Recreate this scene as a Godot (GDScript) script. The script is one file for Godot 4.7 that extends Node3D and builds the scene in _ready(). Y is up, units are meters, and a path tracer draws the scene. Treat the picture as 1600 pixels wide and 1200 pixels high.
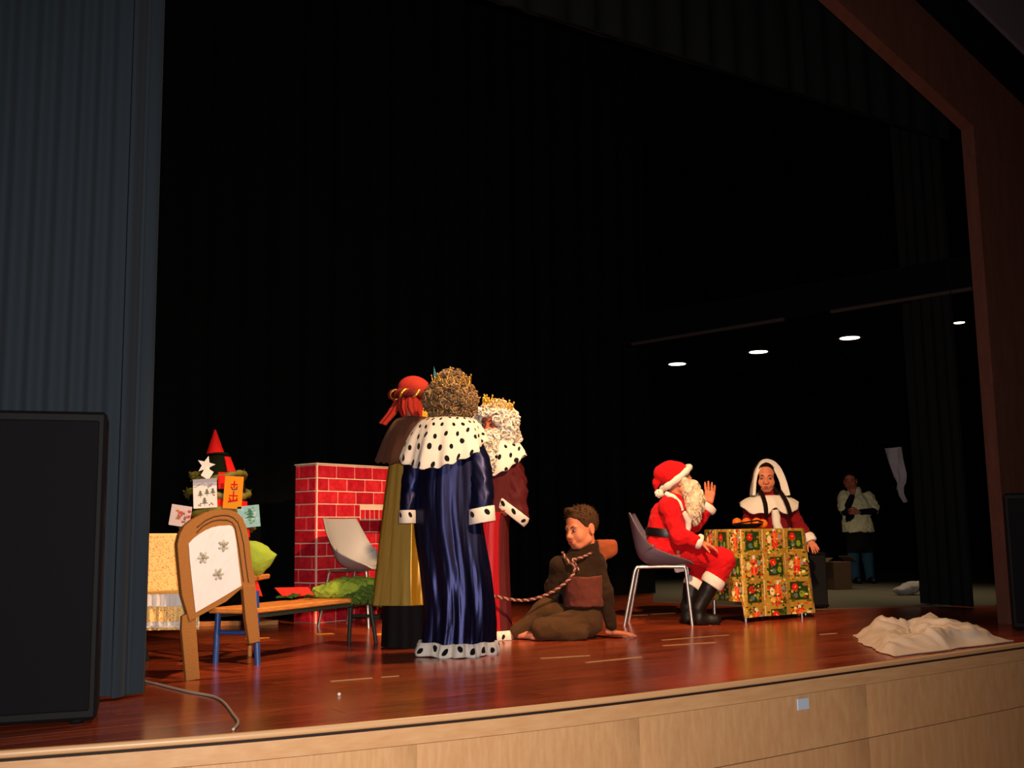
extends Node3D
# A school Christmas play seen from the hall, left of centre. Axes: camera looks along -Z; the stage is turned 34 degrees.
# Stage coordinates (s, y, u): s along the stage front, u upstage; at(s, y, u) gives the place.

const TURN := 0.5934
var EX := Vector3(cos(TURN), 0, -sin(TURN))
var EU := Vector3(-sin(TURN), 0, -cos(TURN))
var rng := RandomNumberGenerator.new()
var noise := FastNoiseLite.new()
var M := {}
var used := {}

func at(s: float, y: float, u: float) -> Vector3:
	return EX * s + Vector3.UP * y + EU * u

# ------------------------------------------------------------------ mesh buffer
class Buf:
	var v := PackedVector3Array()
	var uv := PackedVector2Array()
	var col := PackedColorArray()
	var ix := PackedInt32Array()
	var grp := PackedInt32Array()
	var ng := 1
	var tint := Color(1, 1, 1)
	func vert(p: Vector3, t := Vector2.ZERO, g := 0) -> int:
		v.append(p); uv.append(t); grp.append(g); col.append(tint)
		return v.size() - 1
	func tri(a: int, b: int, c: int):
		ix.append(a); ix.append(b); ix.append(c)
	func fan(pts: Array, out: Vector3, uvs: Array = []):
		var g := ng
		ng += 1
		var n: Vector3 = (pts[2] - pts[0]).cross(pts[1] - pts[0])
		var flip: bool = n.dot(out) < 0.0
		var first := v.size()
		for i in pts.size():
			vert(pts[i], uvs[i] if uvs.size() > i else Vector2.ZERO, g)
		for i in range(1, pts.size() - 1):
			if flip: tri(first, first + i + 1, first + i)
			else: tri(first, first + i, first + i + 1)
	func turn_out(start: int):
		var vol := 0.0
		for i in range(start, ix.size(), 3):
			vol += v[ix[i]].dot(v[ix[i + 2]].cross(v[ix[i + 1]]))
		if vol < 0.0:
			for i in range(start, ix.size(), 3):
				var t := ix[i + 1]
				ix[i + 1] = ix[i + 2]
				ix[i + 2] = t
	func mesh(mat: Material) -> ArrayMesh:
		var n := PackedVector3Array()
		n.resize(v.size())
		for i in range(0, ix.size(), 3):
			var a := v[ix[i]]
			var f := (v[ix[i + 2]] - a).cross(v[ix[i + 1]] - a)
			n[ix[i]] += f; n[ix[i + 1]] += f; n[ix[i + 2]] += f
		var weld := {}
		for i in v.size():
			if grp[i] < 0: continue
			var key := Vector4i(roundi(v[i].x * 8000), roundi(v[i].y * 8000), roundi(v[i].z * 8000), grp[i])
			if weld.has(key): weld[key] += n[i]
			else: weld[key] = n[i]
		for i in v.size():
			if grp[i] >= 0:
				n[i] = weld[Vector4i(roundi(v[i].x * 8000), roundi(v[i].y * 8000), roundi(v[i].z * 8000), grp[i])]
			n[i] = n[i].normalized() if n[i].length_squared() > 1e-20 else Vector3.UP
		var a := []
		a.resize(Mesh.ARRAY_MAX)
		a[Mesh.ARRAY_VERTEX] = v
		a[Mesh.ARRAY_NORMAL] = n
		a[Mesh.ARRAY_TEX_UV] = uv
		a[Mesh.ARRAY_COLOR] = col
		a[Mesh.ARRAY_INDEX] = ix
		var m := ArrayMesh.new()
		m.add_surface_from_arrays(Mesh.PRIMITIVE_TRIANGLES, a)
		m.surface_set_material(0, mat)
		return m

# ------------------------------------------------------------------ shapes
func box(b: Buf, x: Transform3D, s: Vector3, c := 0.004):
	var h := s / 2.0
	c = minf(c, minf(h.x, minf(h.y, h.z)) * 0.9)
	var vp = func(sx, sy, sz, ax):
		var p := Vector3(sx * (h.x - c), sy * (h.y - c), sz * (h.z - c))
		p[ax] = [sx, sy, sz][ax] * h[ax]
		return x * p
	for ax in 3:
		for sg in [-1, 1]:
			var q := []
			for k in [[-1, -1], [1, -1], [1, 1], [-1, 1]]:
				var d := [0, 0, 0]
				d[ax] = sg; d[(ax + 1) % 3] = k[0]; d[(ax + 2) % 3] = k[1]
				q.append(vp.call(d[0], d[1], d[2], ax))
			var n := Vector3.ZERO
			n[ax] = sg
			var e1: float = s[(ax + 1) % 3]
			var e2: float = s[(ax + 2) % 3]
			var uvs := [Vector2(0, 0), Vector2(e1, 0), Vector2(e1, e2), Vector2(0, e2)]
			if ax == 2: uvs = [Vector2(0, 1), Vector2(1, 1), Vector2(1, 0), Vector2(0, 0)]
			b.fan(q, x.basis * n, uvs)
	for ax in 3:
		var a1 := (ax + 1) % 3
		var a2 := (ax + 2) % 3
		for s1 in [-1, 1]:
			for s2 in [-1, 1]:
				var q := []
				for k in [[-1, a1], [1, a1], [1, a2], [-1, a2]]:
					var d := [0, 0, 0]
					d[ax] = k[0]; d[a1] = s1; d[a2] = s2
					q.append(vp.call(d[0], d[1], d[2], k[1]))
				var n := Vector3.ZERO
				n[a1] = s1; n[a2] = s2
				b.fan(q, x.basis * n)
	for sx in [-1, 1]:
		for sy in [-1, 1]:
			for sz in [-1, 1]:
				b.fan([vp.call(sx, sy, sz, 0), vp.call(sx, sy, sz, 1), vp.call(sx, sy, sz, 2)], x.basis * Vector3(sx, sy, sz))

func loft(b: Buf, rows: Array, closed := true, cap_a := false, cap_b := false, us := 1.0, vs := 1.0):
	var start := b.ix.size()
	var first := b.v.size()
	var n: int = rows[0].size()
	var w := n + 1 if closed else n
	var g := b.ng
	b.ng += 1
	for i in rows.size():
		for j in w:
			b.vert(rows[i][j % n], Vector2(us * j / (w - 1.0), vs * i / (rows.size() - 1.0)), g)
	for i in rows.size() - 1:
		for j in w - 1:
			var a := first + i * w + j
			b.tri(a, a + 1, a + w + 1)
			b.tri(a, a + w + 1, a + w)
	for e in 2:
		if [cap_a, cap_b][e]:
			var row = rows[0] if e == 0 else rows[rows.size() - 1]
			var c := Vector3.ZERO
			for p in row: c += p / n
			var g2 := b.ng
			b.ng += 1
			var ci := b.vert(c, Vector2.ZERO, g2)
			var f := b.v.size()
			for j in n: b.vert(row[j], Vector2.ZERO, g2)
			for j in n:
				if e == 0: b.tri(ci, f + (j + 1) % n, f + j)
				else: b.tri(ci, f + j, f + (j + 1) % n)
	if closed: b.turn_out(start)

func ring(c: Vector3, ax: Vector3, az: Vector3, n := 24) -> PackedVector3Array:
	var r := PackedVector3Array()
	for j in n:
		var t := TAU * j / n
		r.append(c + ax * sin(t) + az * cos(t))
	return r

func tube(b: Buf, path: Array, rad, seg := 8, caps := true):
	var rows := []
	var up := Vector3.UP
	for i in path.size():
		var d: Vector3 = (path[mini(i + 1, path.size() - 1)] - path[maxi(i - 1, 0)]).normalized()
		if i == 0: up = Vector3.UP if absf(d.y) < 0.9 else Vector3.RIGHT
		var sx := up.cross(d).normalized()
		up = d.cross(sx).normalized()
		var r: float = rad if rad is float else rad[i]
		rows.append(ring(path[i], sx * r, up * r, seg))
	loft(b, rows, true, caps, caps)

func lathe(b: Buf, prof: Array, x: Transform3D, seg := 24):
	var rows := []
	for p in prof:
		rows.append(ring(x * Vector3(0, p.y, 0), x.basis.x * p.x, x.basis.z * p.x, seg))
	loft(b, rows, true, prof[0].x > 0.001, prof[prof.size() - 1].x > 0.001, 1.0, 1.0)

func blob(b: Buf, x: Transform3D, seg := 12, rowsn := 8):
	var rows := []
	for i in rowsn + 1:
		var a := PI * i / rowsn
		rows.append(ring(x * Vector3(0, cos(a), 0), x.basis.x * maxf(sin(a), 0.001), x.basis.z * maxf(sin(a), 0.001), seg))
	loft(b, rows)

func ball(b: Buf, c: Vector3, r: Vector3, seg := 12, rowsn := 8):
	blob(b, Transform3D(Basis.from_scale(r), c), seg, rowsn)

func prism(b: Buf, poly: PackedVector2Array, x: Transform3D, depth: float, bev := 0.0):
	# polygon in x's XY plane, from z = 0 to z = -depth, the z = 0 edge bevelled
	var top := poly
	if bev > 0.0:
		var ins := Geometry2D.offset_polygon(poly, -bev)
		if ins.size() == 1 and ins[0].size() == poly.size(): top = ins[0]
		else: bev = 0.0
	var best := 0
	if bev > 0.0:
		for k in top.size():
			if top[k].distance_to(poly[0]) < top[best].distance_to(poly[0]): best = k
	var lo := poly[0]
	var hi := poly[0]
	for p in poly:
		lo = lo.min(p); hi = hi.max(p)
	var sz := hi - lo
	var g := b.ng
	b.ng += 2
	for e in 2:
		var pl := top if e == 0 else poly
		var f := b.v.size()
		for p in pl: b.vert(x * Vector3(p.x, p.y, 0.0 if e == 0 else -depth), Vector2((p.x - lo.x) / sz.x, 1.0 - (p.y - lo.y) / sz.y), g + e)
		var tr := Geometry2D.triangulate_polygon(pl)
		for i in range(0, tr.size(), 3):
			var n := (x.basis.orthonormalized().inverse() * (b.v[f + tr[i + 2]] - b.v[f + tr[i]]).cross(b.v[f + tr[i + 1]] - b.v[f + tr[i]])).z
			if (n > 0) == (e == 0): b.tri(f + tr[i], f + tr[i + 1], f + tr[i + 2])
			else: b.tri(f + tr[i], f + tr[i + 2], f + tr[i + 1])
	var m := poly.size()
	var ccw := not Geometry2D.is_polygon_clockwise(poly)
	for i in m:
		var p := poly[i]
		var q := poly[(i + 1) % m]
		var o := Vector2(q.y - p.y, p.x - q.x) * (1.0 if ccw else -1.0)
		var out := x.basis * Vector3(o.x, o.y, 0)
		var zt := -bev
		b.fan([x * Vector3(p.x, p.y, zt), x * Vector3(q.x, q.y, zt), x * Vector3(q.x, q.y, -depth), x * Vector3(p.x, p.y, -depth)], out)
		if bev > 0.0:
			var tp := top[(best + i) % m]
			var tq := top[(best + i + 1) % m]
			b.fan([x * Vector3(tp.x, tp.y, 0), x * Vector3(tq.x, tq.y, 0), x * Vector3(q.x, q.y, zt), x * Vector3(p.x, p.y, zt)], out + x.basis.z * o.length())

# ------------------------------------------------------------------ distance fields to meshes (surface nets)
func cap(a: Vector3, b: Vector3, ra: float, rb: float) -> Array:
	return [0, a, b, ra, rb]
func ell(c: Vector3, r: Vector3, bs := Basis()) -> Array:
	return [1, c, r, bs]
func dent(c: Vector3, r: Vector3, bs := Basis()) -> Array:
	return [2, c, r, bs]

func nets(b: Buf, prims: Array, cell: float, k: float, cuts: Array = [], x := Transform3D(), wr := 0.0, wf := 20.0):
	var lo := Vector3(1e9, 1e9, 1e9)
	var hi := -lo
	for p in prims:
		if p[0] == 0:
			var r := maxf(p[3], p[4])
			lo = lo.min(p[1].min(p[2]) - Vector3.ONE * r)
			hi = hi.max(p[1].max(p[2]) + Vector3.ONE * r)
		elif p[0] == 1:
			var r: float = maxf(p[2].x, maxf(p[2].y, p[2].z))
			lo = lo.min(p[1] - Vector3.ONE * r)
			hi = hi.max(p[1] + Vector3.ONE * r)
	lo -= Vector3.ONE * (cell * 2.5 + k * 0.3)
	hi += Vector3.ONE * (cell * 2.5 + k * 0.3)
	var nx := int((hi.x - lo.x) / cell) + 1
	var ny := int((hi.y - lo.y) / cell) + 1
	var nz := int((hi.z - lo.z) / cell) + 1
	var F := PackedFloat32Array()
	F.resize(nx * ny * nz)
	F.fill(10.0)
	for p in prims:
		var r: float = maxf(p[3], p[4]) if p[0] == 0 else maxf(p[2].x, maxf(p[2].y, p[2].z))
		var e := Vector3.ONE * (r + k + cell * 2.5)
		var pa: Vector3 = (p[1].min(p[2]) if p[0] == 0 else p[1]) - e
		var pb: Vector3 = (p[1].max(p[2]) if p[0] == 0 else p[1]) + e
		var x0 := clampi(int((pa.x - lo.x) / cell), 0, nx - 1)
		var x1 := clampi(int((pb.x - lo.x) / cell) + 1, 0, nx - 1)
		var y0 := clampi(int((pa.y - lo.y) / cell), 0, ny - 1)
		var y1 := clampi(int((pb.y - lo.y) / cell) + 1, 0, ny - 1)
		var z0 := clampi(int((pa.z - lo.z) / cell), 0, nz - 1)
		var z1 := clampi(int((pb.z - lo.z) / cell) + 1, 0, nz - 1)
		var A: Vector3 = p[1]
		var B := Vector3.ZERO
		var ra := 0.0
		var dr := 0.0
		var inv := 0.0
		var tb := Basis()
		var rr := Vector3.ONE
		var kind: int = p[0]
		if kind == 0:
			B = p[2] - A
			ra = p[3]
			dr = p[4] - p[3]
			inv = 1.0 / maxf(B.length_squared(), 1e-9)
		else:
			rr = Vector3.ONE / p[2]
			tb = p[3].transposed()
		for z in range(z0, z1 + 1):
			for y in range(y0, y1 + 1):
				var i := (z * ny + y) * nx + x0
				for xx in range(x0, x1 + 1):
					var q := lo + Vector3(xx, y, z) * cell - A
					var d := 0.0
					if kind == 0:
						var t := clampf(q.dot(B) * inv, 0.0, 1.0)
						d = (q - B * t).length() - ra - dr * t
					else:
						q = (tb * q) * rr
						var k0 := q.length()
						var k1 := (q * rr).length()
						d = k0 * (k0 - 1.0) / maxf(k1, 1e-6)
					var o := F[i]
					if kind == 2:
						var h2 := k - absf(o + d)
						F[i] = maxf(o, -d) + (h2 * h2 * 0.25 / k if h2 > 0.0 else 0.0)
					else:
						var h := k - absf(o - d)
						if h > 0.0: F[i] = minf(o, d) - h * h * 0.25 / k
						elif d < o: F[i] = d
					i += 1
	for c in cuts:
		var cp: Vector3 = c[0]
		var cn: Vector3 = c[1].normalized()
		var cr: float = c[2] if c.size() > 2 else 99.0
		for z in nz:
			for y in ny:
				var i := (z * ny + y) * nx
				for xx in nx:
					if F[i] < cell * 3.0:
						var q := lo + Vector3(xx, y, z) * cell - cp
						if q.length_squared() < cr * cr: F[i] = maxf(F[i], q.dot(cn))
					i += 1
	var start := b.v.size()
	var at_cell := PackedInt32Array()
	at_cell.resize(F.size())
	at_cell.fill(-1)
	var off := PackedInt32Array([0, 1, nx, nx + 1, nx * ny, nx * ny + 1, nx * ny + nx, nx * ny + nx + 1])
	var act := PackedInt32Array()
	var lim := cell * 3.0
	for z in nz - 1:
		for y in ny - 1:
			var i := (z * ny + y) * nx - 1
			for xx in nx - 1:
				i += 1
				if absf(F[i]) > lim: continue
				var m := 0
				for c in 8:
					if F[i + off[c]] < 0.0: m |= 1 << c
				if m == 0 or m == 255: continue
				var s := Vector3.ZERO
				var cnt := 0
				for c in 8:
					for ax in 3:
						if c & (1 << ax): continue
						var c2 := c | (1 << ax)
						if ((m >> c) & 1) == ((m >> c2) & 1): continue
						var f0 := F[i + off[c]]
						var f1 := F[i + off[c2]]
						var pp := Vector3(c & 1, (c >> 1) & 1, (c >> 2) & 1)
						pp[ax] += f0 / (f0 - f1)
						s += pp
						cnt += 1
				at_cell[i] = b.vert(x * (lo + (Vector3(xx, y, z) + s / cnt) * cell), Vector2.ZERO, -1)
				act.append(i)
	var st := PackedInt32Array([1, nx, nx * ny])
	for i in act:
		for ax in 3:
			var in0 := F[i] < 0.0
			if in0 == (F[i + st[ax]] < 0.0): continue
			var s1 := st[(ax + 1) % 3]
			var s2 := st[(ax + 2) % 3]
			if i < s1 + s2: continue
			var a := at_cell[i]
			var c1 := at_cell[i - s1]
			var c2 := at_cell[i - s1 - s2]
			var c3 := at_cell[i - s2]
			if a < 0 or c1 < 0 or c2 < 0 or c3 < 0: continue
			if in0:
				b.tri(a, c2, c1); b.tri(a, c3, c2)
			else:
				b.tri(a, c1, c2); b.tri(a, c2, c3)
	if wr > 0.0:
		for i in range(start, b.v.size()):
			var p := b.v[i]
			var g := Vector3(noise.get_noise_3dv(p * wf * 15.0), noise.get_noise_3dv(p * wf * 15.0 + Vector3(500, 0, 0)), noise.get_noise_3dv(p * wf * 15.0 + Vector3(0, 500, 0)))
			b.v[i] = p + g * wr

# ------------------------------------------------------------------ nodes
func numbered(parent: Node, called: String) -> String:
	var key := str(parent.get_instance_id()) + called
	var n: int = used.get(key, 0)
	used[key] = n + 1
	return called if n == 0 else "%s_%03d" % [called, n]

func thing(called: String, label: String, category: String, pos := Vector3.ZERO, turn := 0.0, group := "") -> Node3D:
	var o := Node3D.new()
	o.name = numbered(self, called)
	add_child(o, true)
	o.position = pos
	o.rotation.y = turn
	tag(o, label, category, group)
	return o

func tag(o: Node, label: String, category: String, group := ""):
	o.set_meta("label", label)
	o.set_meta("category", category)
	if group != "": o.set_meta("group", group)

func part(parent: Node, called: String, b: Buf, mat: Material, label := "") -> MeshInstance3D:
	return put(parent, called, b.mesh(mat), label)

func put(parent: Node, called: String, mesh: Mesh, label := "") -> MeshInstance3D:
	var o := MeshInstance3D.new()
	o.mesh = mesh
	o.name = numbered(parent, called)
	o.cast_shadow = GeometryInstance3D.SHADOW_CASTING_SETTING_ON
	parent.add_child(o, true)
	if label != "": o.set_meta("label", label)
	return o

func setting(called: String, label := "", category := "") -> Node3D:
	var o := Node3D.new()
	o.name = numbered(self, called)
	add_child(o, true)
	o.set_meta("kind", "structure")
	if label != "": tag(o, label, category)
	return o

# ------------------------------------------------------------------ materials
func mat(c: Color, rough := 0.8, spec := 0.5, extra := {}) -> StandardMaterial3D:
	var m := StandardMaterial3D.new()
	m.albedo_color = c
	m.roughness = rough
	m.metallic_specular = spec
	for k in extra: m.set(k, extra[k])
	return m

func tex(im: Image) -> ImageTexture:
	im.generate_mipmaps()
	return ImageTexture.create_from_image(im)

func im_new(w: int, h: int, c: Color) -> Image:
	var im := Image.create(w, h, false, Image.FORMAT_RGBA8)
	im.fill(c)
	return im

func dot(im: Image, x: float, y: float, rx: float, ry: float, c: Color, wrap := true, slant := 0.0):
	var w := im.get_width()
	var h := im.get_height()
	for yy in range(int(y - ry) - 1, int(y + ry) + 2):
		for xx in range(int(x - rx - absf(slant) * ry) - 1, int(x + rx + absf(slant) * ry) + 2):
			var dx := (xx - x - slant * (yy - y)) / rx
			var dy := (yy - y) / ry
			if dx * dx + dy * dy <= 1.0:
				if wrap: im.set_pixel(posmod(xx, w), posmod(yy, h), c)
				elif xx >= 0 and yy >= 0 and xx < w and yy < h: im.set_pixel(xx, yy, c)

func stroke(im: Image, a: Vector2, b: Vector2, r: float, c: Color):
	var n := int(a.distance_to(b) / maxf(r * 0.6, 0.5)) + 1
	for i in n + 1:
		var p := a.lerp(b, float(i) / n)
		dot(im, p.x, p.y, r, r, c, false)

func grain_tex(base: Color, dark: Color, sx: float, sy: float, w := 256, h := 256, sharp := 1.0) -> ImageTexture:
	var im := im_new(w, h, base)
	for y in h:
		for x in w:
			var t := clampf(0.5 + sharp * (0.8 * noise.get_noise_2d(x * sx, y * sy) + 0.4 * noise.get_noise_2d(x * sx * 3.0 + 99, y * sy * 3.0)), 0, 1)
			im.set_pixel(x, y, dark.lerp(base, t))
	return tex(im)

func bump_tex(f: float, amp := 8.0, w := 256) -> ImageTexture:
	var im := im_new(w, w, Color.GRAY)
	for y in w:
		for x in w:
			var t := 0.5 + 0.5 * noise.get_noise_2d(x * f, y * f)
			im.set_pixel(x, y, Color(t, t, t))
	im.bump_map_to_normal_map(amp)
	return tex(im)

func make_materials():
	var fuzz := bump_tex(30.0, 6.0)
	var fuzzy := {"normal_enabled": true, "normal_texture": fuzz, "uv1_triplanar": true, "uv1_scale": Vector3(9, 9, 9), "normal_scale": 0.7, "rim_enabled": true, "rim": 0.25}
	var wgrain := []
	for k in 4:
		wgrain.append(grain_tex([Color(0.74, 0.345, 0.20), Color(0.70, 0.32, 0.185), Color(0.78, 0.37, 0.215), Color(0.72, 0.33, 0.19)][k], [Color(0.48, 0.19, 0.105), Color(0.45, 0.175, 0.095), Color(0.52, 0.215, 0.12), Color(0.44, 0.17, 0.09)][k], 0.7, 9.0))
		M["plank%d" % k] = mat(Color(0.93, 0.93, 0.95), 0.21, 0.5, {"albedo_texture": wgrain[k]})
	M.seam = mat(Color(0.1, 0.035, 0.02), 0.8)
	M.fascia = mat(Color.WHITE, 0.5, 0.4, {"albedo_texture": grain_tex(Color(0.80, 0.64, 0.46), Color(0.76, 0.58, 0.40), 9.0, 0.5, 256, 256, 0.8)})
	M.nosing = mat(Color(0.80, 0.64, 0.46), 0.4)
	M.arch = mat(Color.WHITE, 0.6, 0.3, {"albedo_texture": grain_tex(Color(0.36, 0.225, 0.185), Color(0.32, 0.19, 0.155), 4.0, 0.5), "uv1_triplanar": true, "uv1_scale": Vector3(0.6, 0.6, 0.6)})
	M.hallwall = mat(Color(0.40, 0.34, 0.36), 0.9)
	M.dark = mat(Color(0.045, 0.045, 0.05), 0.95, 0.2)
	M.black = mat(Color(0.05, 0.05, 0.05), 0.95, 0.1)
	M.blackbox = mat(Color(0.05, 0.05, 0.055), 0.7, 0.3)
	M.grille = mat(Color(0.085, 0.085, 0.095), 0.8, 0.2, {"normal_enabled": true, "normal_texture": fuzz, "uv1_triplanar": true, "uv1_scale": Vector3(12, 12, 12)})
	M.drape = mat(Color(0.165, 0.20, 0.23), 0.8, 0.2, {"rim_enabled": true, "rim": 0.3})
	M.legdrape = mat(Color(0.075, 0.08, 0.08), 0.9, 0.2)
	M.backfloor = mat(Color(0.30, 0.285, 0.24), 0.8, 0.3)
	M.metal = mat(Color(0.72, 0.72, 0.72), 0.32, 0.5, {"metallic": 0.85})
	M.greenmetal = mat(Color(0.16, 0.19, 0.17), 0.5, 0.4)
	M.bluemetal = mat(Color(0.14, 0.27, 0.52), 0.4, 0.5)
	M.brass = mat(Color(0.92, 0.72, 0.28), 0.3, 0.5, {"metallic": 0.8})
	M.benchwood = mat(Color.WHITE, 0.5, 0.4, {"albedo_texture": grain_tex(Color(0.85, 0.58, 0.30), Color(0.72, 0.44, 0.2), 1.0, 8.0), "uv1_triplanar": true, "uv1_scale": Vector3(2, 2, 2)})
	M.card = mat(Color.WHITE, 0.85, 0.3, {"albedo_texture": grain_tex(Color(0.60, 0.41, 0.21), Color(0.52, 0.34, 0.165), 6.0, 6.0), "uv1_triplanar": true, "uv1_scale": Vector3(4, 4, 4)})
	M.cardedge = mat(Color(0.27, 0.17, 0.08), 0.9)
	M.shellgrey = mat(Color(0.72, 0.72, 0.72), 0.45, 0.4)
	M.shellmauve = mat(Color(0.42, 0.38, 0.44), 0.5, 0.4)
	M.brick = []
	for k in 4:
		M.brick.append(mat(Color.WHITE, 0.75, 0.3, {"albedo_texture": grain_tex([Color(0.88, 0.18, 0.23), Color(0.84, 0.155, 0.22), Color(0.91, 0.21, 0.25), Color(0.82, 0.14, 0.21)][k], [Color(0.78, 0.10, 0.17), Color(0.72, 0.08, 0.16), Color(0.82, 0.12, 0.18), Color(0.70, 0.075, 0.155)][k], 2.5, 2.5, 64, 64), "uv1_triplanar": true, "uv1_scale": Vector3(3, 3, 3)}))
	M.joint = mat(Color(0.95, 0.86, 0.76), 0.85)
	M.skin = mat(Color(0.78, 0.47, 0.33), 0.55, 0.4, {"subsurf_scatter_enabled": true, "subsurf_scatter_strength": 0.12})
	M.skindark = mat(Color(0.66, 0.36, 0.25), 0.55, 0.4, {"subsurf_scatter_enabled": true, "subsurf_scatter_strength": 0.1})
	M.lips = mat(Color(0.56, 0.21, 0.18), 0.5)
	M.eyewhite = mat(Color(0.50, 0.42, 0.38), 0.3)
	M.iris = mat(Color(0.06, 0.035, 0.02), 0.2)
	M.hairdark = mat(Color(0.105, 0.05, 0.03), 0.7, 0.15)
	M.hairbrown = mat(Color(0.27, 0.17, 0.09), 0.65, 0.3, {"normal_enabled": true, "normal_texture": fuzz, "uv1_triplanar": true, "uv1_scale": Vector3(10, 10, 10), "normal_scale": 1.5})
	M.wigbrown = mat(Color.WHITE, 0.55, 0.5, {"vertex_color_use_as_albedo": true})
	M.white = mat(Color(0.90, 0.87, 0.82), 0.9, 0.3, fuzzy)
	M.paper = mat(Color(0.92, 0.90, 0.88), 0.8, 0.3)
	M.bluesatin = mat(Color(0.085, 0.10, 0.25), 0.40, 0.6, {"metallic": 0.8})
	M.goldsatin = mat(Color(0.60, 0.49, 0.19), 0.52, 0.5, {"metallic": 0.15, "normal_enabled": true, "normal_texture": fuzz, "uv1_triplanar": true, "uv1_scale": Vector3(5, 5, 5), "normal_scale": 0.8})
	M.yellowsatin = mat(Color(0.86, 0.60, 0.13), 0.32, 0.6, {"metallic": 0.35})
	M.winevelvet = mat(Color(0.31, 0.025, 0.05), 0.6, 0.4, {"rim_enabled": false, "rim": 0.0, "normal_enabled": true, "normal_texture": fuzz, "uv1_triplanar": true, "uv1_scale": Vector3(5, 5, 5), "normal_scale": 1.0})
	M.redsatin = mat(Color(0.60, 0.04, 0.10), 0.5, 0.4)
	M.brownvelvet = mat(Color(0.36, 0.21, 0.14), 0.8, 0.3, {"rim_enabled": true, "rim": 0.4, "normal_enabled": true, "normal_texture": fuzz, "uv1_triplanar": true, "uv1_scale": Vector3(6, 6, 6)})
	M.turbanred = mat(Color(0.56, 0.14, 0.10), 0.8, 0.3)
	M.bandred = mat(Color(0.34, 0.05, 0.05), 0.7, 0.3)
	M.blackcloth = mat(Color(0.055, 0.045, 0.045), 0.8, 0.3)
	M.teal = mat(Color(0.06, 0.40, 0.45), 0.6)
	M.santared = mat(Color(0.78, 0.055, 0.085), 0.85, 0.3, fuzzy)
	M.darkred = mat(Color(0.48, 0.03, 0.06), 0.85, 0.3, fuzzy)
	M.beltblack = mat(Color(0.04, 0.04, 0.045), 0.4)
	M.bootblack = mat(Color(0.05, 0.045, 0.045), 0.5, 0.4)
	M.sweater = mat(Color(0.175, 0.115, 0.07), 0.9, 0.2, fuzzy)
	M.vest = mat(Color(0.38, 0.19, 0.15), 0.9, 0.2, fuzzy)
	M.trousers = mat(Color(0.28, 0.19, 0.11), 0.9, 0.2, fuzzy)
	M.flap = mat(Color(0.54, 0.27, 0.15), 0.9, 0.2, fuzzy)
	M.cream = mat(Color(0.86, 0.82, 0.64), 0.9, 0.2, fuzzy)
	M.jeans = mat(Color(0.16, 0.27, 0.34), 0.9, 0.2)
	M.navy = mat(Color(0.06, 0.07, 0.13), 0.9, 0.2)
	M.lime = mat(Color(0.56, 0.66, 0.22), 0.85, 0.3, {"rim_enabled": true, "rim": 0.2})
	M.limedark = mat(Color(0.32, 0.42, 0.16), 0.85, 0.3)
	M.olive = mat(Color(0.40, 0.38, 0.12), 0.6, 0.5)
	M.treegreen = mat(Color(0.05, 0.085, 0.03), 0.85, 0.2)
	M.treeblack = mat(Color(0.03, 0.025, 0.02), 0.9, 0.1)
	M.feltred = mat(Color(0.80, 0.08, 0.06), 0.8, 0.3)
	M.orange = mat(Color(0.95, 0.42, 0.08), 0.5, 0.4)
	M.redbox = mat(Color(0.85, 0.12, 0.05), 0.6, 0.4)
	M.green = mat(Color(0.08, 0.30, 0.08), 0.6, 0.4)
	M.yellow = mat(Color(0.95, 0.75, 0.15), 0.5, 0.4)
	M.tapepale = mat(Color(0.75, 0.62, 0.42), 0.6)
	M.tapeorange = mat(Color(0.95, 0.62, 0.2), 0.6)
	M.cable = mat(Color(0.66, 0.62, 0.56), 0.6)
	M.sheet = mat(Color(0.80, 0.74, 0.68), 0.55, 0.4)
	M.ropered = mat(Color(0.36, 0.08, 0.10), 0.8)
	M.ropecream = mat(Color(0.62, 0.47, 0.38), 0.8)
	M.tinsel = mat(Color(0.85, 0.10, 0.06), 0.3, 0.6, {"metallic": 0.5})
	M.plate = mat(Color(0.72, 0.80, 0.88), 0.35, 0.6)
	# ermine: white fur with black tail tips
	rng.seed = 5
	var im := im_new(256, 256, Color(0.83, 0.80, 0.76))
	for j in 4:
		for i in 4:
			var r := rng.randf_range(11.5, 15.0)
			dot(im, i * 64 + (32 if j % 2 else 0) + rng.randf_range(-10, 10) + 16, j * 64 + 30 + rng.randf_range(-10, 10), r * 0.8, r * 1.1, Color(0.035, 0.03, 0.035), true, rng.randf_range(-0.35, 0.35))
	M.ermine = mat(Color.WHITE, 0.9, 0.3, {"albedo_texture": tex(im), "rim_enabled": true, "rim": 0.2})
	# cream cotton with small red flowers
	im = im_new(256, 256, Color(0.92, 0.78, 0.50))
	for k in 260:
		var p := Vector2(rng.randf() * 256, rng.randf() * 256)
		var c: Color = [Color(0.75, 0.16, 0.08), Color(0.82, 0.35, 0.12), Color(0.6, 0.25, 0.1), Color(0.9, 0.55, 0.3)][rng.randi() % 4]
		for q in 3: dot(im, p.x + rng.randf_range(-2, 2), p.y + rng.randf_range(-2, 2), 1.9, 1.9, c)
	M.floral = mat(Color.WHITE, 0.85, 0.3, {"albedo_texture": tex(im)})
	M.lace = mat(Color(0.80, 0.76, 0.73), 0.9, 0.3)

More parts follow.
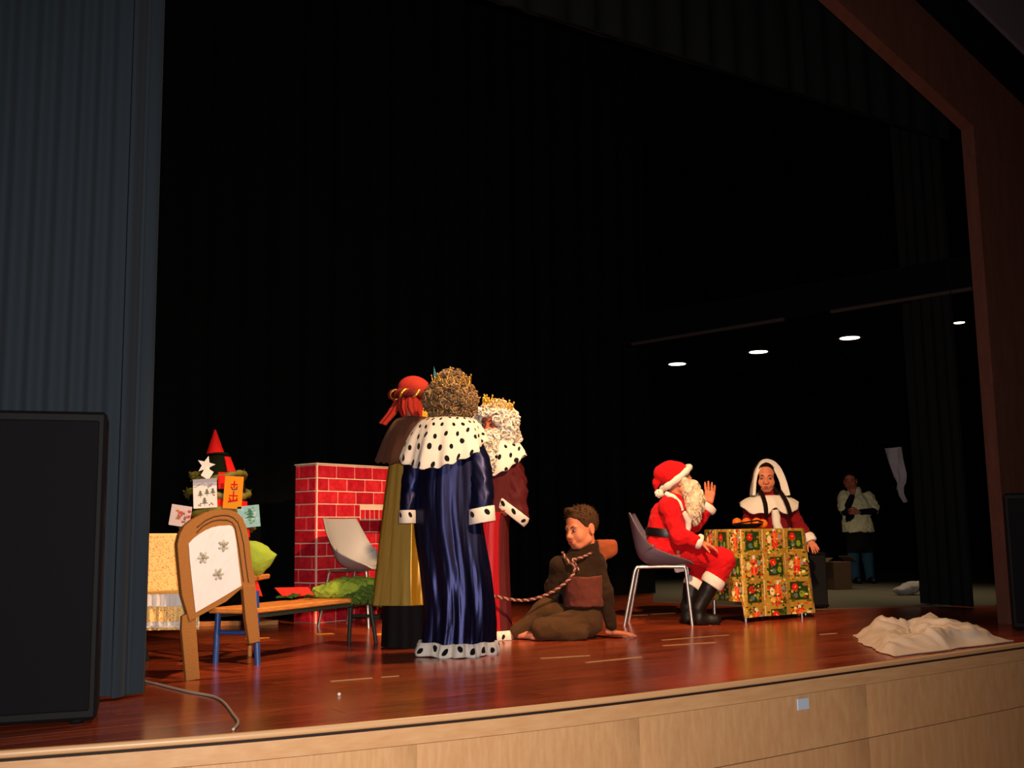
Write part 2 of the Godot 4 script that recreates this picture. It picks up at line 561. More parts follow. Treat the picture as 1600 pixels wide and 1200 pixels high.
func wrap_print() -> ImageTexture:
	# Christmas gift wrap: gold ground, green squares, poinsettias, candles and parcels
	rng.seed = 21
	var im := im_new(512, 512, Color(0.64, 0.50, 0.17))
	for k in 900:
		dot(im, rng.randf() * 512, rng.randf() * 512, 6, 3, Color(0.64, 0.50, 0.17).lerp(Color(0.78, 0.63, 0.25), rng.randf()))
	for j in 4:
		for i in 4:
			var x := i * 128 + 64.0
			var y := j * 128 + 64.0
			var flip := (i + j) % 2 == 0
			if flip:
				im.fill_rect(Rect2i(int(x) - 42, int(y) - 46, 82, 92), Color(0.14, 0.22, 0.07))
				for q in 12: dot(im, x + rng.randf_range(-46, 46), y + rng.randf_range(-50, 50), 9, 7, [Color(0.27, 0.36, 0.10), Color(0.16, 0.24, 0.08), Color(0.55, 0.45, 0.16)][q % 3])
				for q in 6:
					var a := TAU * q / 6
					dot(im, x - 16 + cos(a) * 10, y - 20 + sin(a) * 10, 9, 9, Color(0.84, 0.10, 0.09))
				dot(im, x - 16, y - 20, 4, 4, Color(0.95, 0.8, 0.3))
				dot(im, x + 18, y + 16, 11, 16, Color(0.50, 0.58, 0.14))
				dot(im, x - 14, y + 22, 13, 12, Color(0.32, 0.45, 0.42))
			else:
				for q in 40: dot(im, x + rng.randf_range(-50, 50), y + rng.randf_range(-54, 54), 7, 5, Color(0.13, 0.20, 0.07).lerp(Color(0.3, 0.36, 0.12), rng.randf()))
				im.fill_rect(Rect2i(int(x) - 14, int(y) - 38, 34, 78), Color(0.90, 0.32, 0.12))
				im.fill_rect(Rect2i(int(x) - 14, int(y) + 6, 34, 20), Color(0.86, 0.12, 0.20))
				im.fill_rect(Rect2i(int(x) - 2, int(y) - 38, 8, 78), Color(0.93, 0.48, 0.25))
				dot(im, x - 30, y - 6, 13, 20, Color(0.90, 0.80, 0.58))
				dot(im, x - 28, y + 36, 14, 12, Color(0.85, 0.66, 0.32))
				dot(im, x + 32, y - 18, 11, 13, Color(0.55, 0.58, 0.60))
				dot(im, x + 2, y - 48, 9, 11, Color(0.86, 0.84, 0.80))
				for q in 16: dot(im, x + rng.randf_range(-60, 60), y + rng.randf_range(-60, 60), 4 + rng.randf() * 5, 4 + rng.randf() * 4, [Color(0.8, 0.1, 0.08), Color(0.93, 0.86, 0.45), Color(0.85, 0.45, 0.1)][q % 3])
	for q in 420:
		dot(im, rng.randf() * 512, rng.randf() * 512, 3 + rng.randf() * 4, 2 + rng.randf() * 4, [Color(0.20, 0.27, 0.09), Color(0.82, 0.66, 0.28), Color(0.34, 0.34, 0.10), Color(0.75, 0.14, 0.10), Color(0.14, 0.20, 0.07), Color(0.88, 0.74, 0.44)][q % 6])
	for i in 4:
		for y in range(8, 512):
			if y % 128 > 100: continue
			for xx in 9:
				im.set_pixel((i * 128 + 118 + xx) % 512, y, Color(0.86, 0.76, 0.58) if xx > 2 else Color(0.6, 0.45, 0.2))
	return tex(im)

# ------------------------------------------------------------------ lamps
func stage_lamp(called: String, label: String, pos: Vector3, target: Vector3, energy: float, angle: float, c: Color):
	var o := thing(called, label, "spotlight", pos)
	o.basis = Basis.looking_at(target - pos, Vector3.UP)
	var b := Buf.new()
	var lie := Transform3D(Basis(Vector3.RIGHT, -PI / 2), Vector3.ZERO)
	lathe(b, [Vector2(0.0, -0.30), Vector2(0.07, -0.30), Vector2(0.09, -0.26), Vector2(0.1, -0.02), Vector2(0.115, 0.0), Vector2(0.115, 0.05), Vector2(0.105, 0.05), Vector2(0.09, 0.0), Vector2(0.0, -0.02)], lie, 20)
	part(o, "housing", b, mat(Color(0.07, 0.07, 0.075), 0.6, 0.3))
	b = Buf.new()
	tube(b, [Vector3(-0.13, 0, 0.1), Vector3(-0.13, 0.2, 0.1), Vector3(0.13, 0.2, 0.1), Vector3(0.13, 0, 0.1)], 0.012, 6)
	part(o, "yoke", b, mat(Color(0.07, 0.07, 0.075), 0.6, 0.3))
	b = Buf.new()
	lathe(b, [Vector2(0.0, 0.03), Vector2(0.085, 0.012), Vector2(0.085, 0.005), Vector2(0.0, 0.005)], lie, 20)
	part(o, "lens", b, mat(Color.WHITE, 0.3, 0.5, {"emission_enabled": true, "emission": c, "emission_energy_multiplier": 3.0}))
	var l := SpotLight3D.new()
	l.name = "lamp_light"
	l.position = Vector3(0, 0, -0.06)
	l.light_energy = energy
	l.light_color = c
	l.spot_range = 40.0
	l.spot_attenuation = 2.0
	l.spot_angle = angle
	l.spot_angle_attenuation = 0.6
	l.light_size = 0.09
	l.shadow_enabled = true
	o.add_child(l, true)

func setup_camera_and_light():
	var pitch := 0.13735
	var roll := 0.01571
	var fw := Vector3(0, sin(pitch), -cos(pitch))
	var r0 := Vector3.RIGHT
	var u0 := r0.cross(fw)
	var r := r0 * cos(roll) - u0 * sin(roll)
	var u := u0 * cos(roll) + r0 * sin(roll)
	var cam := Camera3D.new()
	cam.name = "camera"
	cam.fov = rad_to_deg(2.0 * atan(600.0 / 1700.0))
	cam.near = 0.05
	cam.far = 80.0
	add_child(cam)
	cam.transform = Transform3D(Basis(r, u, -fw), Vector3(0, 0.66, 0))
	cam.current = true
	var env := Environment.new()
	env.background_mode = Environment.BG_COLOR
	env.background_color = Color(0.0, 0.0, 0.0)
	env.background_energy_multiplier = 0.0
	env.tonemap_mode = Environment.TONE_MAPPER_LINEAR
	env.tonemap_exposure = 1.0
	env.sdfgi_enabled = true
	env.ssao_enabled = true
	env.ssil_enabled = true
	var we := WorldEnvironment.new()
	we.name = "environment"
	we.environment = env
	add_child(we)
	var warm := Color(1.0, 0.79, 0.58)
	stage_lamp("stage_spotlight", "black stage spotlight hung in the hall, farther right of the pair", Vector3(2.6, 4.3, -2.4), Vector3(-0.5, 0.5, -7.9), 66.0, 12.5, warm)
	stage_lamp("stage_spotlight", "black stage spotlight hung in the hall, nearer the camera of the pair", Vector3(0.9, 4.5, -2.2), Vector3(1.6, 0.5, -8.4), 66.0, 10.0, warm)
	stage_lamp("stage_spotlight", "black stage spotlight hung in the hall, turned toward the cardboard sofa", Vector3(1.6, 4.4, -2.6), Vector3(-1.72, 0.45, -6.0), 43.0, 9.5, warm)
	stage_lamp("stage_spotlight", "black stage spotlight hung straight above the middle of the stage floor", Vector3(0.3, 4.45, -6.7), Vector3(0.3, 0.0, -6.25), 16.0, 38.0, warm)
	# the photographer's flash
	var l := SpotLight3D.new()
	l.name = "camera_flash"
	l.position = Vector3(0.05, 0.73, 0.0)
	l.rotation = Vector3(0.05, 0.05, 0)
	l.light_energy = 23.0
	l.light_color = Color(1.0, 0.95, 0.92)
	l.spot_range = 40.0
	l.spot_attenuation = 2.0
	l.spot_angle = 47.0
	l.light_size = 0.03
	l.shadow_enabled = true
	add_child(l)

# ------------------------------------------------------------------ the hall and the stage
var lip := PackedVector2Array()

func up_down(o: Node, called: String, m: Material, s0: float, s1: float, y0: float, y1: float, u0: float, u1: float):
	var b := Buf.new()
	box(b, Transform3D(Basis(EX, Vector3.UP, -EU), at((s0 + s1) / 2, (y0 + y1) / 2, (u0 + u1) / 2)), Vector3(absf(s1 - s0), absf(y1 - y0), absf(u1 - u0)), 0.002)
	if o == self:
		var mi := part(self, called, b, m)
		mi.set_meta("kind", "structure")
	else:
		part(o, called, b, m)

func drape(b: Buf, p0: Vector3, p1: Vector3, y0: float, y1: float, wave: float, amp: float, seed_: float, back := 0.012):
	var d := (p1 - p0)
	var ln := d.length()
	d /= ln
	var n := d.cross(Vector3.UP)
	var cnt := int(ln / wave * 9) + 2
	var rows := []
	for i in 15:
		var t := i / 14.0
		var y := lerpf(y0, y1, t)
		var front := PackedVector3Array()
		var rear := PackedVector3Array()
		for j in cnt:
			var a := ln * j / (cnt - 1.0)
			var ph := a / wave * TAU + 2.6 * noise.get_noise_2d(a * 22.0 + seed_, t * 4.0) + 1.2 * noise.get_noise_2d(a * 60.0 + seed_, 77.0)
			var k := sin(ph)
			var o := amp * (0.65 + 0.5 * noise.get_noise_2d(a * 40.0 + seed_, 5.0)) * signf(k) * pow(absf(k), 0.75) * lerpf(1.15, 0.9, t)
			var p := p0 + d * a + n * o
			p.y = y
			front.append(p)
			rear.append(p - n * back)
		rear.reverse()
		front.append_array(rear)
		rows.append(front)
	loft(b, rows, true, true, true)

func build_stage():
	var pts := [Vector2(-3.2, 5.3), Vector2(-1.4, 4.5), Vector2(-0.3, 4.17), Vector2(0.64, 3.93), Vector2(1.02, 3.83), Vector2(1.43, 3.735), Vector2(1.89, 3.665), Vector2(2.41, 3.605), Vector2(3.02, 3.575), Vector2(3.80, 3.585), Vector2(4.78, 3.625), Vector2(6.02, 3.69), Vector2(7.6, 3.80), Vector2(9.4, 3.95)]
	for i in range(1, pts.size() - 2):
		for k in 4:
			lip.append(pts[i].cubic_interpolate(pts[i + 1], pts[i - 1], pts[i + 2], k / 4.0))
	lip.append(pts[pts.size() - 2])
	# floor of wooden strips, each a plank
	var deck := lip.duplicate()
	deck.append(Vector2(8.6, 3.86)); deck.append(Vector2(8.6, 9.4)); deck.append(Vector2(-1.4, 9.4))
	var fl := setting("floor")
	var b := Buf.new()
	var flat := Transform3D(Basis(EX, EU, Vector3.UP), Vector3(0, -0.022, 0))
	prism(b, deck, flat, 0.05)
	part(fl, "underfloor", b, M.seam)
	flat.origin.y = 0.0
	rng.seed = 11
	var u := 3.5
	var row := 0
	while u < 9.4:
		var s := -1.4 - rng.randf() * 2.4
		while s < 8.6:
			var ln := rng.randf_range(2.2, 3.4)
			var strip := PackedVector2Array([Vector2(s + 0.0015, u + 0.0012), Vector2(s + ln - 0.0015, u + 0.0012), Vector2(s + ln - 0.0015, u + 0.1288), Vector2(s + 0.0015, u + 0.1288)])
			for poly in Geometry2D.intersect_polygons(strip, deck):
				if poly.size() < 3: continue
				b = Buf.new()
				prism(b, poly, flat, 0.02)
				var o := Vector2(rng.randf(), rng.randf())
				for i in b.uv.size(): b.uv[i] = b.uv[i] * Vector2(1.0, 0.13) + o
				part(fl, "plank", b, M["plank%d" % (rng.randi() % 4)])
			s += ln
		u += 0.13
		row += 1
	# stage front: nosing, band, two tiers of boards
	var wf := setting("wall_front")
	var path := []
	for p in lip: path.append(at(p.x, -0.013, p.y - 0.006))
	b = Buf.new()
	tube(b, path, 0.0135, 10)
	part(wf, "nosing", b, M.nosing)
	var tiers := [[-0.037, -0.098, 0.004, "band"], [-0.1005, -0.352, 0.0, "panel"], [-0.356, -0.94, 0.0, "panel"]]
	for t in tiers:
		var i0 := 0
		while i0 < lip.size() - 1:
			var i1: int = mini(i0 + (lip.size() if t[3] == "band" else 7), lip.size() - 1)
			var front := []
			for e in 2:
				var rw := PackedVector3Array()
				var y: float = t[e]
				for i in range(i0, i1 + 1):
					rw.append(at(lip[i].x, y, lip[i].y - t[2]))
				for i in range(i1, i0 - 1, -1):
					rw.append(at(lip[i].x, y, lip[i].y + 0.025))
				front.append(rw)
			b = Buf.new()
			loft(b, front, true, true, true, 1.5, 0.4)
			part(wf, t[3], b, M.fascia)
			i0 = i1
	b = Buf.new()
	var rows := []
	for e in [-0.015, -0.95]:
		var rw := PackedVector3Array()
		for p in lip: rw.append(at(p.x, e, p.y + 0.012))
		for i in range(lip.size() - 1, -1, -1): rw.append(at(lip[i].x, e, lip[i].y + 0.03))
		rows.append(rw)
	loft(b, rows, true, true, true)
	part(wf, "backing", b, M.seam)
	# proscenium wall with its brown arch band
	var up := Transform3D(Basis(EX, Vector3.UP, -EU), EU * 4.4)
	var arch := setting("trim_1", "brown panelled band framing the dark stage opening, cut off at its corner", "arch")
	b = Buf.new()
	prism(b, PackedVector2Array([Vector2(7.05, -0.02), Vector2(7.05, 3.55), Vector2(5.62, 4.12), Vector2(5.0, 4.36), Vector2(5.2, 4.86), Vector2(6.46, 4.36), Vector2(7.80, 3.83), Vector2(7.80, -0.02)]), up, 0.10, 0.004)
	part(arch, "band", b, M.arch)
	b = Buf.new()
	prism(b, PackedVector2Array([Vector2(5.0, 4.36), Vector2(5.2, 4.86), Vector2(1.0, 4.86), Vector2(1.2, 4.36)]), up, 0.10, 0.004)
	part(arch, "band", b, M.arch)
	b = Buf.new()
	prism(b, PackedVector2Array([Vector2(0.2, -0.02), Vector2(-0.5, -0.02), Vector2(-0.5, 4.1), Vector2(1.0, 4.86), Vector2(1.2, 4.36), Vector2(0.2, 3.8)]), up, 0.10, 0.004)
	part(arch, "band", b, M.arch)
	var wr := setting("wall_stage")
	up.origin = EU * 4.46
	b = Buf.new()
	prism(b, PackedVector2Array([Vector2(7.80, -0.95), Vector2(7.80, 3.83), Vector2(6.46, 4.36), Vector2(5.2, 4.86), Vector2(5.2, 5.6), Vector2(12.0, 5.6), Vector2(12.0, -0.95)]), up, 0.3)
	part(wr, "panel", b, M.dark)
	b = Buf.new()
	prism(b, PackedVector2Array([Vector2(5.2, 4.86), Vector2(1.0, 4.86), Vector2(-0.5, 4.1), Vector2(-0.5, -0.95), Vector2(-5.0, -0.95), Vector2(-5.0, 5.6), Vector2(5.2, 5.6)]), up, 0.3)
	part(wr, "panel", b, M.dark)
	up.origin = EU * 4.43
	b = Buf.new()
	prism(b, PackedVector2Array([Vector2(8.35, -0.95), Vector2(8.35, 4.16), Vector2(7.0, 4.66), Vector2(5.8, 5.16), Vector2(5.8, 5.6), Vector2(12.0, 5.6), Vector2(12.0, -0.95)]), up, 0.04)
	part(wr, "panel", b, M.hallwall)
	# hall shell
	up_down(self, "floor", M.fascia, -5.2, 12.2, -1.15, -0.95, -8.2, 5.0)
	up_down(self, "ceiling", M.hallwall, -5.2, 12.2, 5.6, 5.8, -8.2, 4.7)
	up_down(self, "wall_left", M.hallwall, -5.2, -5.0, -0.95, 5.6, -8.2, 4.7)
	up_down(self, "wall_right", M.hallwall, 12.0, 12.2, -0.95, 5.6, -8.2, 4.7)
	up_down(self, "wall_rear", M.hallwall, -5.2, 12.2, -0.95, 5.6, -8.2, -8.0)
	# stage house, painted black
	up_down(self, "wall_back", M.black, -3.6, 14.2, -0.95, 6.7, 13.0, 13.2)
	up_down(self, "wall_stage_left", M.black, -3.6, -3.4, -0.95, 6.7, 4.5, 13.0)
	up_down(self, "wall_stage_right", M.black, 14.0, 14.2, -0.95, 6.7, 4.5, 13.0)
	up_down(self, "ceiling", M.black, -3.6, 14.2, 6.5, 6.7, 4.5, 13.2)
	up_down(self, "floor", M.black, -3.6, 14.2, -1.0, -0.08, 5.2, 13.2)
	# pale lining of the floor in the wings
	b = Buf.new()
	flat.origin.y = 0.006
	prism(b, PackedVector2Array([Vector2(7.9, 9.05), Vector2(7.04, 8.08), Vector2(7.2, 6.28), Vector2(8.05, 5.98), Vector2(8.9, 5.2), Vector2(13.9, 5.2), Vector2(13.9, 12.9), Vector2(7.9, 12.9)]), flat, 0.09)
	var bf := part(self, "floor", b, M.backfloor)
	bf.set_meta("kind", "structure")
	# low gallery over the wing
	b = Buf.new()
	flat.origin.y = 2.95
	prism(b, PackedVector2Array([Vector2(7.0, 10.9), Vector2(8.32, 5.0), Vector2(13.9, 5.0), Vector2(13.9, 10.9)]), flat, 0.29)
	var ga := part(self, "ceiling", b, M.black)
	ga.set_meta("kind", "structure")
	var gt := setting("trim_2")
	for seg in [[0.36, 0.66], [0.74, 0.98]]:
		b = Buf.new()
		var p := at(7.0, 2.655, 10.9).lerp(at(8.32, 2.655, 5.0), seg[0])
		var q := at(7.0, 2.655, 10.9).lerp(at(8.32, 2.655, 5.0), seg[1])
		tube(b, [p, p.lerp(q, 0.5), q], 0.02, 8)
		part(gt, "rail", b, mat(Color(0.16, 0.12, 0.11), 0.8))

func build_curtains():
	var b := Buf.new()
	drape(b, at(0.1, 0, 4.80), at(1.30, 0, 4.875), 0.012, 5.0, 0.085, 0.02, 3.0)
	var o := thing("curtain", "slate blue pleated stage curtain hanging at the far left behind the loudspeaker", "curtain")
	part(o, "drape", b, M.drape)
	b = Buf.new()
	drape(b, Vector3(-1.685, 0, -4.66), Vector3(-1.615, 0, -4.83), 0.01, 5.0, 0.17, 0.012, 8.0)
	part(o, "edge_fold", b, M.drape)
	b = Buf.new()
	drape(b, Vector3(3.53, 0, -9.62), Vector3(3.76, 0, -9.10), 0.012, 4.6, 0.11, 0.03, 31.0)
	o = thing("curtain", "dark pleated stage curtain bunched at the right of the opening", "curtain")
	part(o, "drape", b, M.legdrape)
	b = Buf.new()
	drape(b, at(-0.9, 0, 4.95), at(7.6, 0, 4.95), 3.72, 5.2, 0.24, 0.03, 51.0)
	o = thing("border_curtain", "dark blue border curtain across the top of the stage opening", "curtain")
	part(o, "drape", b, M.legdrape)
	b = Buf.new()
	drape(b, at(-3.0, 0, 9.0), at(7.9, 0, 9.0), 0.012, 6.2, 0.28, 0.035, 71.0)
	o = thing("backdrop_curtain", "black backdrop curtain closing the rear of the stage", "curtain")
	part(o, "drape", b, M.black)

func loudspeaker(called: String, label: String, pos: Vector3, turn: float, w: float, h: float, d: float) -> Node3D:
	var o := thing(called, label, "loudspeaker", pos, turn)
	var b := Buf.new()
	box(b, Transform3D(Basis(), Vector3(-w / 2, 0.014 + h / 2, -d / 2 - 0.012)), Vector3(w, h, d - 0.012), 0.012)
	part(o, "cabinet", b, M.blackbox)
	b = Buf.new()
	box(b, Transform3D(Basis(), Vector3(-w / 2, 0.014 + h / 2, -0.008)), Vector3(w - 0.05, h - 0.07, 0.016), 0.006)
	part(o, "grille", b, M.grille)
	for sx in [0.08, 0.92]:
		for sz in [0.2, 0.85]:
			b = Buf.new()
			lathe(b, [Vector2(0, 0), Vector2(0.024, 0.0), Vector2(0.028, 0.012), Vector2(0.028, 0.016), Vector2(0, 0.016)], Transform3D(Basis(), Vector3(-w * sx, 0, -d * sz)), 12)
			part(o, "foot", b, M.blackbox)
	return o

func downlight(pos: Vector3, label: String, bright: float, size := 1.0):
	var o := thing("ceiling_downlight", label, "downlight", pos, 0.0, "round ceiling downlights under the side gallery")
	o.scale = Vector3(size, 1.0, size)
	var b := Buf.new()
	lathe(b, [Vector2(0.10, 0.0), Vector2(0.125, -0.004), Vector2(0.125, 0.0), Vector2(0.118, 0.006), Vector2(0.10, 0.006)], Transform3D(), 24)
	part(o, "rim", b, M.metal)
	b = Buf.new()
	lathe(b, [Vector2(0.0, -0.004), Vector2(0.10, -0.004), Vector2(0.10, 0.003), Vector2(0.0, 0.003)], Transform3D(), 24)
	part(o, "diffuser", b, mat(Color.WHITE, 0.4, 0.5, {"emission_enabled": true, "emission": Color(1.0, 0.93, 0.80), "emission_energy_multiplier": bright}))
	var l := SpotLight3D.new()
	l.name = "lamp_light"
	l.position = Vector3(0, -0.03, 0)
	l.rotation.x = -PI / 2
	l.light_color = Color(1.0, 0.90, 0.72)
	l.light_energy = 2.2
	l.spot_angle = 50.0
	l.spot_range = 30.0
	l.spot_attenuation = 2.0
	l.light_size = 0.09
	l.shadow_enabled = true
	o.add_child(l, true)

# ------------------------------------------------------------------ furniture and props
func shell_chair(label: String, pos: Vector3, turn: float, m: Material, group := "moulded shell chairs with four metal legs") -> Node3D:
	var o := thing("shell_chair", label, "chair", pos, turn, group)
	var prof := [[0.215, 0.425, 0.165, 0.01], [0.17, 0.437, 0.20, 0.03], [0.05, 0.425, 0.215, 0.085], [-0.09, 0.43, 0.22, 0.135], [-0.165, 0.47, 0.225, 0.15], [-0.20, 0.55, 0.225, 0.12], [-0.222, 0.68, 0.215, 0.06], [-0.24, 0.80, 0.19, 0.02]]
	var sm := []
	for i in prof.size() - 1:
		for k in 4:
			var row := []
			for q in 4: row.append(cubic_interpolate(prof[i][q], prof[i + 1][q], prof[maxi(i - 1, 0)][q], prof[mini(i + 2, 7)][q], k / 4.0))
			sm.append(row)
	sm.append(prof[7])
	var rows := []
	for i in sm.size():
		var a = sm[maxi(i - 1, 0)]
		var c = sm[mini(i + 1, sm.size() - 1)]
		var tg := Vector2(c[0] - a[0], c[1] - a[1]).normalized()
		var nn := Vector3(tg.y, -tg.x, 0)
		var top := PackedVector3Array()
		var low := PackedVector3Array()
		for j in 15:
			var q := j / 7.0 - 1.0
			var p: Vector3 = Vector3(sm[i][0], sm[i][1], sm[i][2] * q) + nn * (sm[i][3] * pow(absf(q), 2.4))
			top.append(p)
			low.append(p - nn * 0.009 + Vector3(0, 0, 0.004 * q))
		low.reverse()
		top.append_array(low)
		rows.append(top)
	var b := Buf.new()
	loft(b, rows, true, true, true)
	part(o, "seat_shell", b, m)
	for sz in [-1.0, 1.0]:
		b = Buf.new()
		tube(b, [Vector3(-0.19, 0.412, 0.15 * sz), Vector3(0.0, 0.415, 0.15 * sz), Vector3(0.155, 0.412, 0.15 * sz)], 0.0115, 8)
		part(o, "side_rail", b, M.metal)
		b = Buf.new()
		tube(b, [Vector3(-0.17, 0.415, 0.15 * sz), Vector3(-0.19, 0.41, 0.15 * sz), Vector3(-0.203, 0.385, 0.151 * sz), Vector3(-0.29, 0.0, 0.165 * sz)], 0.0115, 8)
		part(o, "leg", b, M.metal)
		b = Buf.new()
		tube(b, [Vector3(0.135, 0.415, 0.15 * sz), Vector3(0.152, 0.41, 0.15 * sz), Vector3(0.16, 0.385, 0.151 * sz), Vector3(0.19, 0.0, 0.165 * sz)], 0.0115, 8)
		part(o, "leg", b, M.metal)
	b = Buf.new()
	tube(b, [Vector3(-0.12, 0.410, -0.15), Vector3(-0.12, 0.410, 0.15)], 0.009, 8)
	part(o, "cross_rail", b, M.metal)
	return o

func brick_field(o: Node, x: Transform3D, x0: float, x1: float, rows: Array, ln: float, skip := Rect2()):
	# rows: [y0, y1, first joint]; a brick proud of the joints for each
	for r in rows:
		var s: float = x0
		var e: float = x0 + r[2]
		while s < x1 - 0.01:
			e = minf(e, x1)
			if x1 - e < 0.035: e = x1
			var spans := [[s, e]]
			if skip.size.x > 0 and (r[0] + r[1]) / 2 < skip.end.y:
				spans = []
				if s < skip.position.x: spans.append([s, minf(e, skip.position.x)])
				if e > skip.end.x: spans.append([maxf(s, skip.end.x), e])
			for sp in spans:
				if sp[1] - sp[0] < 0.02: continue
				var b := Buf.new()
				var w: float = sp[1] - sp[0] - 0.0075
				var h: float = r[1] - r[0] - 0.0085
				var c := Vector3((sp[0] + sp[1]) / 2, (r[0] + r[1]) / 2, 0.002)
				box(b, x * Transform3D(Basis(Vector3.BACK, rng.randf_range(-0.012, 0.012)), c), Vector3(w, h, 0.012), 0.004)
				part(o, "brick", b, M.brick[rng.randi() % 4])
			s = e
			e = s + ln

func build_fireplace():
	rng.seed = 31
	var o := thing("fireplace", "cardboard fireplace of red painted bricks with white joints behind the bench", "fireplace", Vector3(-1.554, 0, -8.614), 0.9076)
	var front := Transform3D(Basis(), Vector3(0, 0, 0))
	var b := Buf.new()
	prism(b, PackedVector2Array([Vector2(0, 0.0), Vector2(0.47, 0.0), Vector2(0.47, 0.80), Vector2(0.90, 0.80), Vector2(0.90, 0.0), Vector2(1.2, 0.0), Vector2(1.2, 1.236), Vector2(0, 1.236)]), front, 0.02, 0.003)
	part(o, "front_panel", b, M.joint)
	b = Buf.new()
	box(b, Transform3D(Basis(), Vector3(0.009, 0.616, -0.138)), Vector3(0.018, 1.23, 0.232), 0.003)
	part(o, "side_panel", b, M.joint)
	b = Buf.new()
	box(b, Transform3D(Basis(), Vector3(1.19, 0.616, -0.138)), Vector3(0.018, 1.23, 0.232), 0.003)
	part(o, "side_panel", b, M.joint)
	b = Buf.new()
	box(b, Transform3D(Basis(), Vector3(0.6, 0.616, -0.245)), Vector3(1.16, 1.23, 0.015), 0.003)
	part(o, "back_panel", b, M.joint)
	b = Buf.new()
	box(b, Transform3D(Basis(), Vector3(0.6, 1.24, -0.125)), Vector3(1.22, 0.012, 0.27), 0.004)
	part(o, "top_panel", b, M.joint)
	var rows := []
	for k in 12:
		var y := k * 0.1025
		rows.append([y, y + 0.1025, [0.20, 0.11, 0.21, 0.12, 0.19, 0.10, 0.20, 0.11, 0.2, 0.215, 0.115, 0.2][k]])
	brick_field(o, front, 0.008, 1.195, rows, 0.2, Rect2(0.47, 0.0, 0.43, 0.89))
	var sx := 0.475
	while sx < 0.89:
		b = Buf.new()
		box(b, Transform3D(Basis(), Vector3(sx + 0.026, 0.842, 0.002)), Vector3(0.044, 0.075, 0.012), 0.003)
		part(o, "brick", b, M.brick[rng.randi() % 4])
		sx += 0.0535
	var side := Transform3D(Basis(Vector3(0, 0, 1), Vector3.UP, Vector3(-1, 0, 0)), Vector3(0, 0, -0.25))
	rows = []
	for k in 12: rows.append([k * 0.1025, k * 0.1025 + 0.1025, [0.2, 0.06, 0.19, 0.05, 0.21, 0.07, 0.22, 0.14, 0.05, 0.235, 0.16, 0.05][k]])
	brick_field(o, side, 0.0, 0.245, rows, 0.19)
	rows = []
	for k in 8: rows.append([k * 0.1, k * 0.1 + 0.1, 0.07 if k % 2 else 0.15])
	brick_field(o, Transform3D(Basis(), Vector3(0.0, 0, -0.235)), 0.40, 0.96, rows, 0.17)
	b = Buf.new()
	box(b, Transform3D(Basis(), Vector3(0.82, 0.014, 0.05)), Vector3(0.55, 0.028, 0.09), 0.004)
	part(o, "hearth", b, M.backfloor)
	o = thing("paper_flames", "crumpled shiny red paper flames in the opening of the brick fireplace", "decoration", Vector3(-1.554, 0, -8.614) + Vector3(0.616, 0, -0.788) * 0.60, 0.9076)
	b = Buf.new()
	var pr := []
	for k in 16: pr.append(ell(Vector3(rng.randf_range(-0.09, 0.22), rng.randf_range(0.03, 0.13), -0.12 + rng.randf_range(-0.04, 0.05)), Vector3(0.03, rng.randf_range(0.04, 0.065), 0.028), Basis(Vector3(rng.randf(), rng.randf(), 1).normalized(), rng.randf() * 3.0)))
	nets(b, pr, 0.009, 0.008, [[Vector3(0, 0.001, 0), Vector3.DOWN]], Transform3D(), 0.012, 60.0)
	part(o, "crumpled_sheet", b, M.tinsel)

func pleat_skirt(b: Buf, x0: float, x1: float, y0: float, y1: float, z: float, amp: float, waves: float, wav := 0.0):
	var rows := []
	for i in 9:
		var t := i / 8.0
		var f := PackedVector3Array()
		var r := PackedVector3Array()
		for j in 241:
			var q := j / 240.0
			var sn := sin(q * TAU * waves + 0.6 * sin(q * 31.0))
			var p := Vector3(lerpf(x0, x1, q), lerpf(y0, y1, t) + wav * (1.0 - t) * sin(q * TAU * waves * 1.5), z + amp * (1.0 - 0.5 * t) * (0.6 * sn - 2.2 * exp(-pow(fposmod(q * waves + 0.2 * sin(q * 31.0), 1.0) - 0.5, 2.0) / 0.016)))
			f.append(p)
			r.append(p - Vector3(0, 0, 0.006))
		r.reverse()
		f.append_array(r)
		rows.append(f)
	loft(b, rows, true, true, true, (x1 - x0) / 0.19 * 2.0, (y1 - y0) / 0.19)

